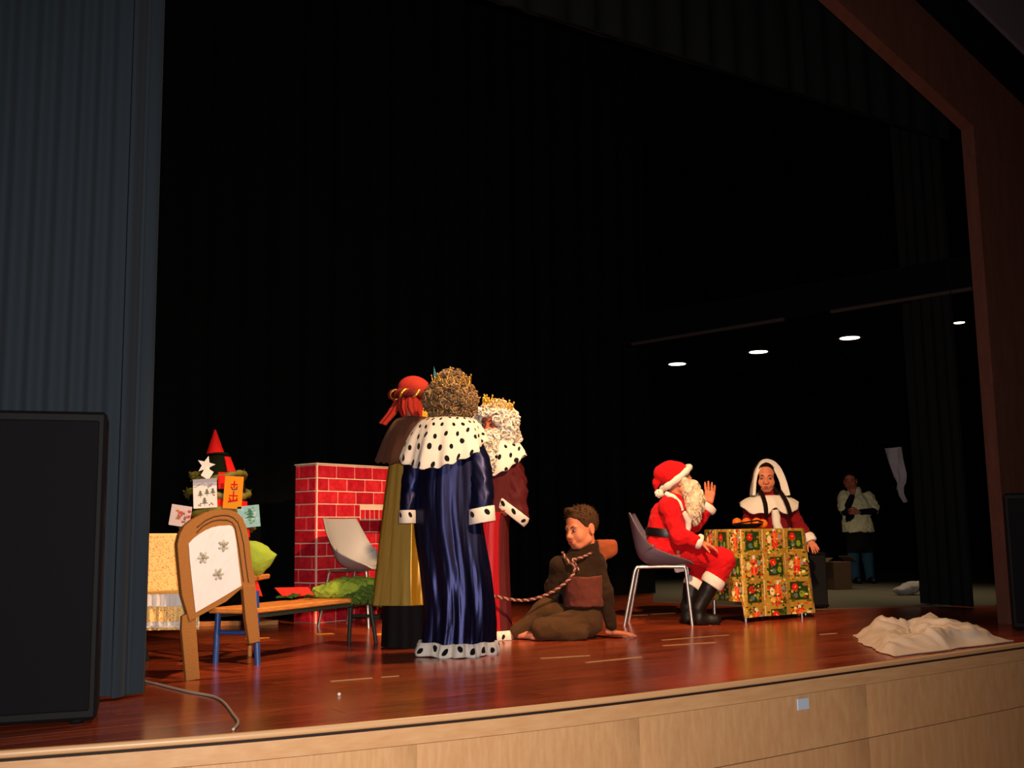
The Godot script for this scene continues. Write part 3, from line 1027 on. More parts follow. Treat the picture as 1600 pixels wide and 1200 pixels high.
func build_sofa():
	# origin: foot of the cardboard front leg
	var o := thing("sofa", "sofa covered in cream flowered cloth with lace skirt and arched cardboard arm", "sofa", Vector3(-1.535, 0, -5.286))
	var b := Buf.new()
	var poly := PackedVector2Array([Vector2(-1.0, 0.36), Vector2(0.04, 0.36), Vector2(0.045, 0.62), Vector2(0.03, 0.655), Vector2(0.0, 0.663), Vector2(-0.4, 0.668), Vector2(-1.0, 0.66)])
	prism(b, poly, Transform3D(Basis(Vector3.RIGHT, -0.08), Vector3(0, 0.03, -0.42)), 0.06, 0.012)
	for i in b.uv.size(): b.uv[i] *= Vector2(5.4, 1.8)
	part(o, "back_cover", b, M.floral)
	b = Buf.new()
	box(b, Transform3D(Basis(), Vector3(-0.49, 0.375, -0.25)), Vector3(1.0, 0.05, 0.40), 0.02)
	part(o, "seat_cover", b, M.floral)
	b = Buf.new()
	pleat_skirt(b, -0.98, 0.0, 0.345, 0.402, -0.025, 0.004, 20.0, 0.003)
	part(o, "lace_band", b, M.lace)
	b = Buf.new()
	pleat_skirt(b, -0.98, 0.015, 0.232, 0.352, -0.035, 0.015, 20.0)
	part(o, "pleated_skirt", b, M.floral)
	b = Buf.new()
	pleat_skirt(b, -0.98, 0.02, 0.248, 0.272, -0.024, 0.009, 20.0, 0.006)
	part(o, "lace_trim", b, M.lace)
	b = Buf.new()
	tube(b, [Vector3(-0.47, 0.35, -0.55), Vector3(-0.487, 0.17, -0.72), Vector3(-0.50, 0.0, -0.86)], 0.014, 8)
	part(o, "rear_leg", b, M.greenmetal, "thin green metal rear leg")
	b = Buf.new()
	tube(b, [Vector3(-0.9, 0.36, -0.1), Vector3(-0.92, 0.0, -0.06)], 0.014, 8)
	part(o, "rear_leg", b, M.greenmetal, "thin green metal leg")
	var a := deg_to_rad(35.0)
	var ax := Transform3D(Basis(Vector3(cos(a), 0, -sin(a)), Vector3.UP, Vector3(sin(a), 0, cos(a))), Vector3.ZERO)
	var arm := [[-0.022, 0.277], [0.155, 0.360], [0.228, 0.417], [0.304, 0.407], [0.296, 0.47], [0.281, 0.54], [0.268, 0.64], [0.252, 0.712], [0.231, 0.759], [0.198, 0.790], [0.16, 0.801], [0.123, 0.803], [0.08, 0.799], [0.043, 0.788], [-0.028, 0.750], [-0.06, 0.722], [-0.08, 0.685], [-0.09, 0.64], [-0.086, 0.594], [-0.062, 0.399]]
	poly = PackedVector2Array()
	for q in arm: poly.append(Vector2(q[0], q[1]))
	b = Buf.new()
	prism(b, poly, ax.translated_local(Vector3(0, 0, 0.012)), 0.045, 0.003)
	part(o, "arm_board", b, M.card)
	for gr in [[[0.0, 0.715], [0.044, 0.750], [0.085, 0.768], [0.123, 0.774], [0.155, 0.773], [0.182, 0.762], [0.205, 0.74], [0.22, 0.70], [0.237, 0.634], [0.25, 0.54], [0.266, 0.446]], [[0.0, 0.690], [0.03, 0.722], [0.075, 0.745], [0.11, 0.752], [0.15, 0.751], [0.175, 0.74], [0.192, 0.716], [0.21, 0.634], [0.225, 0.54], [0.24, 0.45]]]:
		b = Buf.new()
		var pth := []
		for q in gr: pth.append(ax * Vector3(q[0], q[1], 0.012))
		tube(b, pth, 0.0032, 6)
		part(o, "arch_groove", b, M.cardedge)
	poly = PackedVector2Array()
	for q in [[0.004, 0.315], [0.118, 0.373], [0.228, 0.432], [0.220, 0.49], [0.208, 0.572], [0.197, 0.65], [0.186, 0.703], [0.176, 0.72], [0.163, 0.726], [0.108, 0.723], [0.075, 0.716], [0.045, 0.704], [0.01, 0.683], [-0.017, 0.663], [-0.038, 0.64], [-0.03, 0.56], [-0.018, 0.472]]: poly.append(Vector2(q[0], q[1]))
	rng.seed = 8
	var im := im_new(256, 512, Color(0.84, 0.82, 0.84))
	for k in 70:
		var p := Vector2(rng.randf() * 256, rng.randf() * 512)
		stroke(im, p, p + Vector2(rng.randf_range(15, 40), -rng.randf_range(30, 80)), 1.0, Color(0.79, 0.77, 0.79))
	b = Buf.new()
	prism(b, poly, ax.translated_local(Vector3(0, 0, 0.017)), 0.006, 0.0015)
	var sheet := part(o, "arm_sheet", b, mat(Color.WHITE, 0.8, 0.3, {"albedo_texture": tex(im)}), "white paper panel with pencil strokes")
	for f in [[0.033, 0.573, 0.0], [0.133, 0.629, 0.5], [0.110, 0.492, 1.1]]:
		b = Buf.new()
		for k in 6:
			var t: float = TAU * k / 6 + f[2]
			var c := ax * Vector3(f[0] + cos(t) * 0.017, f[1] + sin(t) * 0.019, 0.020)
			b.tint = Color(1, 1, 1) if k % 2 else Color(0.72, 0.72, 0.66)
			blob(b, Transform3D(ax.basis * Basis(Vector3.BACK, t) * Basis.from_scale(Vector3(0.012, 0.0075, 0.004)), c), 8, 5)
		b.tint = Color(0.55, 0.6, 0.35)
		blob(b, Transform3D(ax.basis * Basis.from_scale(Vector3(0.008, 0.008, 0.006)), ax * Vector3(f[0], f[1], 0.021)), 8, 5)
		part(sheet, "paper_flower", b, mat(Color(0.70, 0.70, 0.66), 0.8, 0.3, {"vertex_color_use_as_albedo": true}))
	b = Buf.new()
	prism(b, PackedVector2Array([Vector2(-0.055, 0.30), Vector2(0.012, 0.33), Vector2(0.014, 0.235), Vector2(0.037, 0.004), Vector2(-0.028, 0.0), Vector2(-0.056, 0.235)]), ax.translated_local(Vector3(0, 0, 0.002)), 0.03, 0.002)
	part(o, "front_leg", b, M.card)
	b = Buf.new()
	prism(b, PackedVector2Array([Vector2(0.234, 0.43), Vector2(0.298, 0.432), Vector2(0.313, 0.29), Vector2(0.328, 0.159), Vector2(0.274, 0.150), Vector2(0.252, 0.27)]), ax.translated_local(Vector3(0, 0, 0.020)), 0.035, 0.002)
	part(o, "hanging_strip", b, M.card, "cardboard strip hanging off the rear of the arm")

func build_bench():
	var o := thing("bench", "long low wooden bench with blue legs at one end and green legs at the other", "bench", Vector3(-1.23, 0, -6.47), 1.144)
	# local X runs along the bench away from the camera
	var b := Buf.new()
	box(b, Transform3D(Basis(), Vector3(0.0, 0.282, 0)), Vector3(1.34, 0.028, 0.30), 0.006)
	part(o, "seat_board", b, M.benchwood)
	for sz in [-1.0, 1.0]:
		b = Buf.new()
		box(b, Transform3D(Basis(), Vector3(0, 0.255, 0.125 * sz)), Vector3(1.22, 0.026, 0.022), 0.003)
		part(o, "under_rail", b, M.greenmetal)
	for e in 2:
		var x: float = [-0.615, 0.60][e]
		var m: Material = [M.bluemetal, M.greenmetal][e]
		var r: float = [0.0165, 0.013][e]
		for sz in [-1.0, 1.0]:
			b = Buf.new()
			var foot := 0.139 if e == 0 else (0.085 if sz < 0.0 else 0.115)
			tube(b, [Vector3(x, 0.268, (0.125 if e == 0 else 0.07) * sz), Vector3(x, 0.0, foot * sz)], r, 10)
			part(o, "leg", b, m)
		if e == 0:
			b = Buf.new()
			tube(b, [Vector3(x, 0.262, 0.126), Vector3(x, 0.385, 0.122)], r, 10)
			part(o, "post", b, m)
		b = Buf.new()
		tube(b, [Vector3(x, 0.165, -0.125 if e == 0 else -0.075), Vector3(x, 0.165, 0.125 if e == 0 else 0.085)], r * 0.75, 8)
		part(o, "cross_rail", b, m)

func thin_card(called: String, label: String, category: String, x: Transform3D, w: float, h: float, im: Image, group := ""):
	var b := Buf.new()
	box(b, x, Vector3(w, h, 0.003), 0.0008)
	var o := part(self, called, b, mat(Color.WHITE, 0.75, 0.3, {"albedo_texture": tex(im)}))
	tag(o, label, category, group)

func little_tree(im: Image, p: Vector2, s: float, c: Color):
	for k in 3:
		var y := p.y - s * 0.4 * k
		var w := s * (0.7 - 0.18 * k)
		for q in int(s * 0.5): stroke(im, Vector2(p.x - w * q / (s * 0.5), y - s * 0.45 + s * 0.9 * q / s), Vector2(p.x + w * q / (s * 0.5), y - s * 0.45 + s * 0.9 * q / s), 0.9, c)
	stroke(im, p, p + Vector2(0, s * 0.35), 1.2, c)

func build_tree_corner():
	var o := thing("stool", "small wooden stool behind the cardboard arm, carrying the paper tree", "stool", Vector3(-1.725, 0, -6.47))
	var b := Buf.new()
	box(b, Transform3D(Basis(), Vector3(0, 0.433, 0)), Vector3(0.50, 0.03, 0.36), 0.006)
	part(o, "seat", b, M.benchwood)
	for q in [[-0.155, -0.145, 0.13], [0.205, 0.21, 0.13], [-0.21, -0.215, -0.13], [0.14, 0.145, -0.13]]:
		for _one in 1:
			b = Buf.new()
			tube(b, [Vector3(q[0], 0.42, q[2]), Vector3(q[1], 0.0, q[2] * 1.05)], [0.017, 0.013], 8)
			part(o, "leg", b, M.benchwood)
	# the paper tree, on the stool
	o = thing("christmas_tree", "cone shaped craft tree with a red felt tip and olive garland", "tree", Vector3(-1.757, 0.448, -6.49))
	var up := Transform3D()
	b = Buf.new()
	lathe(b, [Vector2(0, 0.0), Vector2(0.2, 0.0), Vector2(0.205, 0.015), Vector2(0.19, 0.18), Vector2(0.175, 0.36), Vector2(0.155, 0.54), Vector2(0.10, 0.60), Vector2(0.055, 0.72), Vector2(0, 0.73)], up, 28)
	part(o, "tree_body", b, M.treegreen)
	b = Buf.new()
	lathe(b, [Vector2(0, 0.722), Vector2(0.05, 0.716), Vector2(0.052, 0.722), Vector2(0.006, 0.86), Vector2(0, 0.862)], Transform3D(Basis(Vector3.BACK, 0.03), Vector3.ZERO), 24)
	part(o, "felt_tip", b, M.feltred)
	b = Buf.new()
	lathe(b, [Vector2(0.045, 0.695), Vector2(0.06, 0.69), Vector2(0.062, 0.708), Vector2(0.048, 0.718)], up, 24)
	part(o, "ribbon", b, M.treeblack)
	for pan in [[0.25, 0.70, 0.60, 0.50], [0.75, 1.4, 0.695, 0.585], [-0.9, -0.45, 0.33, 0.24], [0.05, 0.45, 0.44, 0.27], [1.0, 1.4, 0.43, 0.22]]:
		b = Buf.new()
		var rows := []
		for i in 5:
			var y := lerpf(pan[2], pan[3], i / 4.0)
			var rad := 0.105 - (y - 0.60) * 0.42 if y > 0.58 else 0.165 + (0.54 - y) * 0.1
			var f := PackedVector3Array()
			var r := PackedVector3Array()
			for j in 7:
				var t := lerpf(pan[0], pan[1], j / 6.0)
				f.append(Vector3(sin(t) * (rad + 0.01), y, cos(t) * (rad + 0.01)))
				r.append(Vector3(sin(t) * (rad - 0.004), y, cos(t) * (rad - 0.004)))
			r.reverse()
			f.append_array(r)
			rows.append(f)
		loft(b, rows, true, true, true)
		part(o, "felt_panel", b, M.feltred)
	rng.seed = 14
	for gl in [[0.575, 0.15], [0.47, 0.175], [0.36, 0.19], [0.27, 0.2]]:
		b = Buf.new()
		var pth := []
		var rr := []
		for k in 41:
			var t := TAU * k / 40.0
			pth.append(Vector3(sin(t) * gl[1], gl[0] + 0.02 * sin(t * 2.0 + gl[0] * 20.0), cos(t) * gl[1]))
			rr.append(0.014 + 0.009 * absf(sin(k * 2.1)))
		tube(b, pth, rr, 7, false)
		for k in 90:
			var t := rng.randf() * TAU
			var c := Vector3(sin(t) * gl[1], gl[0] + 0.02 * sin(t * 2.0 + gl[0] * 20.0), cos(t) * gl[1])
			var d := Vector3(rng.randf_range(-1, 1), rng.randf_range(-1, 1), rng.randf_range(-1, 1)).normalized()
			tube(b, [c, c + d * 0.032], [0.003, 0.001], 4, false)
		part(o, "garland", b, M.olive)
	# what hangs on the tree
	b = Buf.new()
	var st := PackedVector2Array()
	for k in 10:
		var t := TAU * k / 10.0 + 0.25
		st.append(Vector2(sin(t), cos(t)) * (0.055 if k % 2 == 0 else 0.024))
	prism(b, st, Transform3D(Basis(), Vector3(-1.782, 1.085, -6.31)), 0.006, 0.001)
	var s := part(self, "paper_star", b, M.paper)
	tag(s, "white five pointed paper star near the top of the craft tree", "star")
	var im := im_new(128, 128, Color(0.95, 0.93, 0.9))
	thin_card("paper_tag", "small blank white card tilted below the paper star", "card", Transform3D(Basis(Vector3.BACK, -0.55), Vector3(-1.772, 1.036, -6.305)), 0.055, 0.055, im)
	im = im_new(128, 160, Color(0.94, 0.92, 0.90))
	im.fill_rect(Rect2i(0, 0, 128, 34), Color(0.62, 0.63, 0.70))
	for k in 30: dot(im, rng.randf() * 128, 20 + rng.randf() * 22, 9, 4, Color(0.72, 0.72, 0.76), false)
	stroke(im, Vector2(20, 38), Vector2(36, 30), 1.5, Color(0.3, 0.25, 0.3))
	stroke(im, Vector2(80, 50), Vector2(106, 30), 1.5, Color(0.3, 0.25, 0.3))
	for k in 4: stroke(im, Vector2(82 + k * 6, 48 - k * 5), Vector2(78 + k * 7, 38 - k * 5), 1.2, Color(0.35, 0.3, 0.35))
	for q in [[38, 92, 24], [74, 84, 24], [106, 82, 24], [60, 136, 28]]: little_tree(im, Vector2(q[0], q[1]), q[2], Color(0.40, 0.42, 0.36))
	for q in [[28, 142], [38, 136], [36, 146], [86, 144], [96, 136], [104, 142]]: dot(im, q[0], q[1], 4, 4, Color(0.45, 0.25, 0.2), false)
	dot(im, 112, 92, 6, 4, Color(0.7, 0.3, 0.25), false)
	thin_card("drawn_card", "white card with drawn winter trees on the front of the craft tree", "card", Transform3D(Basis(Vector3.BACK, 0.05), Vector3(-1.776, 0.921, -6.285)), 0.137, 0.168, im, "drawn cards hung on the craft tree")
	im = im_new(96, 160, Color(0.97, 0.56, 0.10))
	for q in [[50, 40, 15], [50, 96, 20]]:
		stroke(im, Vector2(q[0] - q[2], q[1]), Vector2(q[0] + q[2], q[1]), 4, Color(0.72, 0.10, 0.06))
		stroke(im, Vector2(q[0], q[1] - q[2]), Vector2(q[0], q[1] + q[2]), 4, Color(0.72, 0.10, 0.06))
		stroke(im, Vector2(q[0] - q[2], q[1] + 12), Vector2(q[0] - q[2] + 6, q[1] + 22), 4, Color(0.72, 0.10, 0.06))
		stroke(im, Vector2(q[0] + q[2], q[1] + 12), Vector2(q[0] + q[2] - 4, q[1] + 22), 4, Color(0.72, 0.10, 0.06))
	stroke(im, Vector2(44, 66), Vector2(66, 62), 4, Color(0.35, 0.35, 0.3))
	stroke(im, Vector2(28, 126), Vector2(70, 118), 5, Color(0.72, 0.10, 0.06))
	for k in 9: dot(im, 22 + k * 8, 136 + (k % 2) * 8, 6, 4, Color(0.68, 0.62, 0.14), false)
	thin_card("drawn_card", "bright orange card with red crosses on the right of the craft tree", "card", Transform3D(Basis(Vector3.BACK, -0.06), Vector3(-1.614, 0.924, -6.285)), 0.108, 0.185, im, "drawn cards hung on the craft tree")
	im = im_new(128, 128, Color(0.86, 0.80, 0.80))
	for k in 26: dot(im, 20 + rng.randf() * 100, 24 + rng.randf() * 90, 5 + rng.randf() * 9, 4 + rng.randf() * 8, [Color(0.80, 0.50, 0.25), Color(0.80, 0.35, 0.4), Color(0.5, 0.45, 0.4), Color(0.86, 0.74, 0.66)][k % 4], false)
	thin_card("drawn_card", "pale pink card with orange scribbles tilted at the left of the craft tree", "card", Transform3D(Basis(Vector3.UP, -0.15) * Basis(Vector3.BACK, -0.16), Vector3(-1.915, 0.795, -6.285)), 0.125, 0.120, im, "drawn cards hung on the craft tree")
	im = im_new(128, 128, Color(0.55, 0.74, 0.76))
	for k in 26: dot(im, 14 + rng.randf() * 100, 14 + rng.randf() * 100, 3 + rng.randf() * 8, 3 + rng.randf() * 6, [Color(0.62, 0.80, 0.80), Color(0.40, 0.60, 0.58), Color(0.42, 0.55, 0.38), Color(0.7, 0.8, 0.8)][k % 4], false)
	little_tree(im, Vector2(72, 74), 46, Color(0.25, 0.45, 0.35))
	thin_card("drawn_card", "light blue card with a green tree at the right of the craft tree", "card", Transform3D(Basis(Vector3.BACK, 0.10), Vector3(-1.522, 0.785, -6.285)), 0.125, 0.125, im, "drawn cards hung on the craft tree")
	# pillow and pouch
	b = Buf.new()
	nets(b, [ell(Vector3(-1.475, 0.555, -6.21), Vector3(0.105, 0.088, 0.065), Basis(Vector3.BACK, -0.25)), cap(Vector3(-1.42, 0.558, -6.21), Vector3(-1.350, 0.566, -6.21), 0.05, 0.008), cap(Vector3(-1.47, 0.52, -6.21), Vector3(-1.445, 0.462, -6.21), 0.05, 0.012), cap(Vector3(-1.50, 0.59, -6.21), Vector3(-1.535, 0.635, -6.21), 0.05, 0.012)], 0.006, 0.04, [], Transform3D(), 0.008, 30.0)
	tag(part(self, "cushion", b, M.lime), "plump lime cushion standing on the wooden stool beside the craft tree", "cushion")
	o = thing("felt_pouch", "small red felt pouch with yellow button under the stool edge", "pouch", Vector3(-1.485, 0.335, -6.26))
	b = Buf.new()
	prism(b, PackedVector2Array([Vector2(-0.03, 0.083), Vector2(0.022, 0.083), Vector2(0.05, 0.0), Vector2(-0.03, 0.01)]), Transform3D(), 0.02, 0.004)
	part(o, "bag", b, M.redbox)
	b = Buf.new()
	ball(b, Vector3(-0.005, 0.028, 0.002), Vector3(0.016, 0.016, 0.006))
	part(o, "button", b, M.yellow)

func build_bench_goods():
	var b := Buf.new()
	prism(b, PackedVector2Array([Vector2(-0.125, 0.055), Vector2(0.075, 0.055), Vector2(0.115, 0.0), Vector2(-0.075, 0.0)]), Transform3D(Basis(Vector3.UP, 0.1) * Basis(Vector3.RIGHT, -0.45), Vector3(-1.315, 0.318, -6.60)), 0.012, 0.002)
	tag(part(self, "red_folder", b, M.redbox), "flat red card folder leaning on the bench left of the green cushion", "folder")
	b = Buf.new()
	rng.seed = 3
	for k in 12:
		var c := Vector3(-1.30 + rng.randf_range(-0.10, 0.11), 0.314 + rng.randf_range(0, 0.01), -6.55 + rng.randf_range(-0.05, 0.05))
		blob(b, Transform3D(Basis(Vector3.UP, rng.randf() * 3) * Basis(Vector3.BACK, rng.randf_range(-0.4, 0.4)) * Basis.from_scale(Vector3(0.035, 0.005, 0.016)), c), 8, 4)
	var o := part(self, "paper_leaves", b, M.green)
	tag(o, "green paper leaves lying on the bench under the red folder", "leaves")
	o.set_meta("kind", "stuff")
	b = Buf.new()
	nets(b, [ell(Vector3(-1.06, 0.345, -6.78), Vector3(0.15, 0.062, 0.10), Basis(Vector3.BACK, 0.12)), ell(Vector3(-0.98, 0.365, -6.86), Vector3(0.14, 0.048, 0.09)), ell(Vector3(-1.16, 0.33, -6.72), Vector3(0.08, 0.035, 0.08))], 0.008, 0.03, [[Vector3(0, 0.298, 0), Vector3.DOWN]], Transform3D(), 0.02, 50.0)
	for i in b.v.size(): b.v[i].y = maxf(b.v[i].y, 0.2975)
	tag(part(self, "cushion", b, M.lime), "flattened lime green cushion lying on the far end of the bench", "cushion")
	b = Buf.new()
	nets(b, [ell(Vector3(-0.93, 0.325, -6.79), Vector3(0.13, 0.05, 0.08), Basis(Vector3.BACK, -0.2)), ell(Vector3(-0.86, 0.285, -6.80), Vector3(0.09, 0.045, 0.07), Basis(Vector3.BACK, -0.3)), ell(Vector3(-0.97, 0.285, -6.70), Vector3(0.10, 0.032, 0.05), Basis(Vector3.BACK, 0.1))], 0.007, 0.018, [], Transform3D(), 0.028, 70.0)
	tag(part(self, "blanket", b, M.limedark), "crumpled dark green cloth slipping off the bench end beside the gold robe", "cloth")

func build_table():
	var c := Vector3(1.66, 0, -8.05) + EX * 0.34 + EU * 0.19
	var o := thing("table", "small square table hidden under the gift wrap cloth", "table", c, TURN)
	var b := Buf.new()
	box(b, Transform3D(Basis(), Vector3(0, 0.655, 0)), Vector3(0.65, 0.03, 0.36), 0.005)
	part(o, "tabletop", b, M.benchwood)
	for sx in [-1.0, 1.0]:
		for sz in [-1.0, 1.0]:
			b = Buf.new()
			tube(b, [Vector3(0.29 * sx, 0.645, 0.15 * sz), Vector3(0.30 * sx, 0.0, 0.16 * sz)], 0.012, 8)
			part(o, "leg", b, M.metal)
	# the cloth
	var rows := []
	var per := PackedVector2Array()
	for e in 4:
		for k in 18:
			var t := k / 18.0
			var q: Vector2 = [Vector2(-1, 1).lerp(Vector2(1, 1), t), Vector2(1, 1).lerp(Vector2(1, -1), t), Vector2(1, -1).lerp(Vector2(-1, -1), t), Vector2(-1, -1).lerp(Vector2(-1, 1), t)][e]
			per.append(q)
	var ys := [0.6735, 0.674, 0.672, 0.664, 0.60, 0.50, 0.42, 0.405, 0.395, 0.30, 0.20, 0.12, 0.0]
	var grow := [0.0, 0.985, 1.0, 1.008, 1.012, 1.016, 1.02, 1.032, 1.022, 1.024, 1.03, 1.035, 1.045]
	for i in ys.size():
		var rw := PackedVector3Array()
		for j in per.size():
			var q := per[j]
			var t := i / 12.0
			var low := 0.035
			if q.x < -0.99 and q.y < 0.9: low = 0.15
			if q.y < -0.99: low = 0.15
			var y: float = ys[i] if i < 4 else lerpf(0.664, low, (0.664 - ys[i]) / 0.664)
			var p := Vector3(q.x * 0.34 * grow[i], y, q.y * 0.19 * (1.0 + (grow[i] - 1.0) * 1.6))
			if i > 3:
				var wv := 0.011 * t * sin(j * 0.75 + 0.8) + 0.006 * t * sin(j * 1.9)
				p += Vector3(q.x, 0, q.y).normalized() * wv
				if q.x > 0.8 and q.y > 0.5: p += Vector3(0.03, 0, 0.012) * maxf(t - 0.35, 0.0)
			rw.append(p)
		rows.append(rw)
	b = Buf.new()
	loft(b, rows, true, false, false, 3.0, 1.45)
	# print runs round the sides; the top takes the same repeat
	for i in b.v.size():
		if b.v[i].y > 0.672: b.uv[i] = Vector2(b.v[i].x, b.v[i].z) / 0.6
		else: b.uv[i].y = (0.68 - b.v[i].y) / 0.76
	var cl := part(self, "tablecloth", b, mat(Color.WHITE, 0.55, 0.4, {"albedo_texture": wrap_print()}))
	cl.position = c
	cl.rotation.y = TURN
	tag(cl, "gold gift wrap cloth with green squares and poinsettias draped over the table", "tablecloth")
	# fruit
	var pc := Vector3(1.745, 0.676, -8.22)
	o = thing("fruit_dish", "shallow black oval dish on the gift wrap cloth", "dish", pc, 0.2)
	b = Buf.new()
	lathe(b, [Vector2(0.0, 0.0), Vector2(0.06, 0.0), Vector2(0.10, 0.018), Vector2(0.128, 0.034), Vector2(0.123, 0.036), Vector2(0.095, 0.022), Vector2(0.0, 0.006)], Transform3D(Basis.from_scale(Vector3(1, 1, 0.7)), Vector3.ZERO), 28)
	part(o, "bowl", b, M.blackbox)
	b = Buf.new()
	tube(b, [Vector3(-0.12, 0.034, 0.03), Vector3(-0.04, 0.048, 0.085), Vector3(0.05, 0.058, 0.08), Vector3(0.118, 0.044, 0.03)], 0.006, 6)
	part(o, "handle", b, M.blackbox)
	var k := 0
	for q in [[-0.078, 0.047, 0.012, "leftmost orange in the black dish on the table"], [0.0, 0.046, -0.028, "middle orange in the black dish, behind its handle"], [0.072, 0.046, -0.002, "right orange in the black dish, nearest the girl"]]:
		b = Buf.new()
		ball(b, Vector3.ZERO, Vector3(0.036, 0.0335, 0.036), 16, 12)
		var f := thing("orange", q[3], "orange", pc + Vector3(q[0], q[1], q[2]), 0.0, "oranges in the black dish")
		part(f, "fruit", b, M.orange)
		b = Buf.new()
		ball(b, Vector3(0.0, 0.033, 0.004), Vector3(0.005, 0.003, 0.005), 6, 4)
		part(f, "stalk", b, M.olive)
	b = Buf.new()
	ball(b, Vector3.ZERO, Vector3(0.036, 0.034, 0.036), 16, 12)
	var f2 := thing("orange", "orange lying on the cloth just right of the black dish", "orange", Vector3(1.868, 0.710, -8.24))
	part(f2, "fruit", b, M.orange)

func strip(called: String, label: String, cat: String, p: Vector3, q: Vector3, w: float, m: Material, group := "pale tape marks on the stage floor", h := 0.002):
	var b := Buf.new()
	var d := (q - p)
	var ln := d.length()
	d /= ln
	box(b, Transform3D(Basis(d, Vector3.UP, d.cross(Vector3.UP)), (p + q) / 2 + Vector3(0, h / 2 + 0.0005, 0)), Vector3(ln, h, w), 0.0008)
	tag(part(self, called, b, m), label, cat, group)

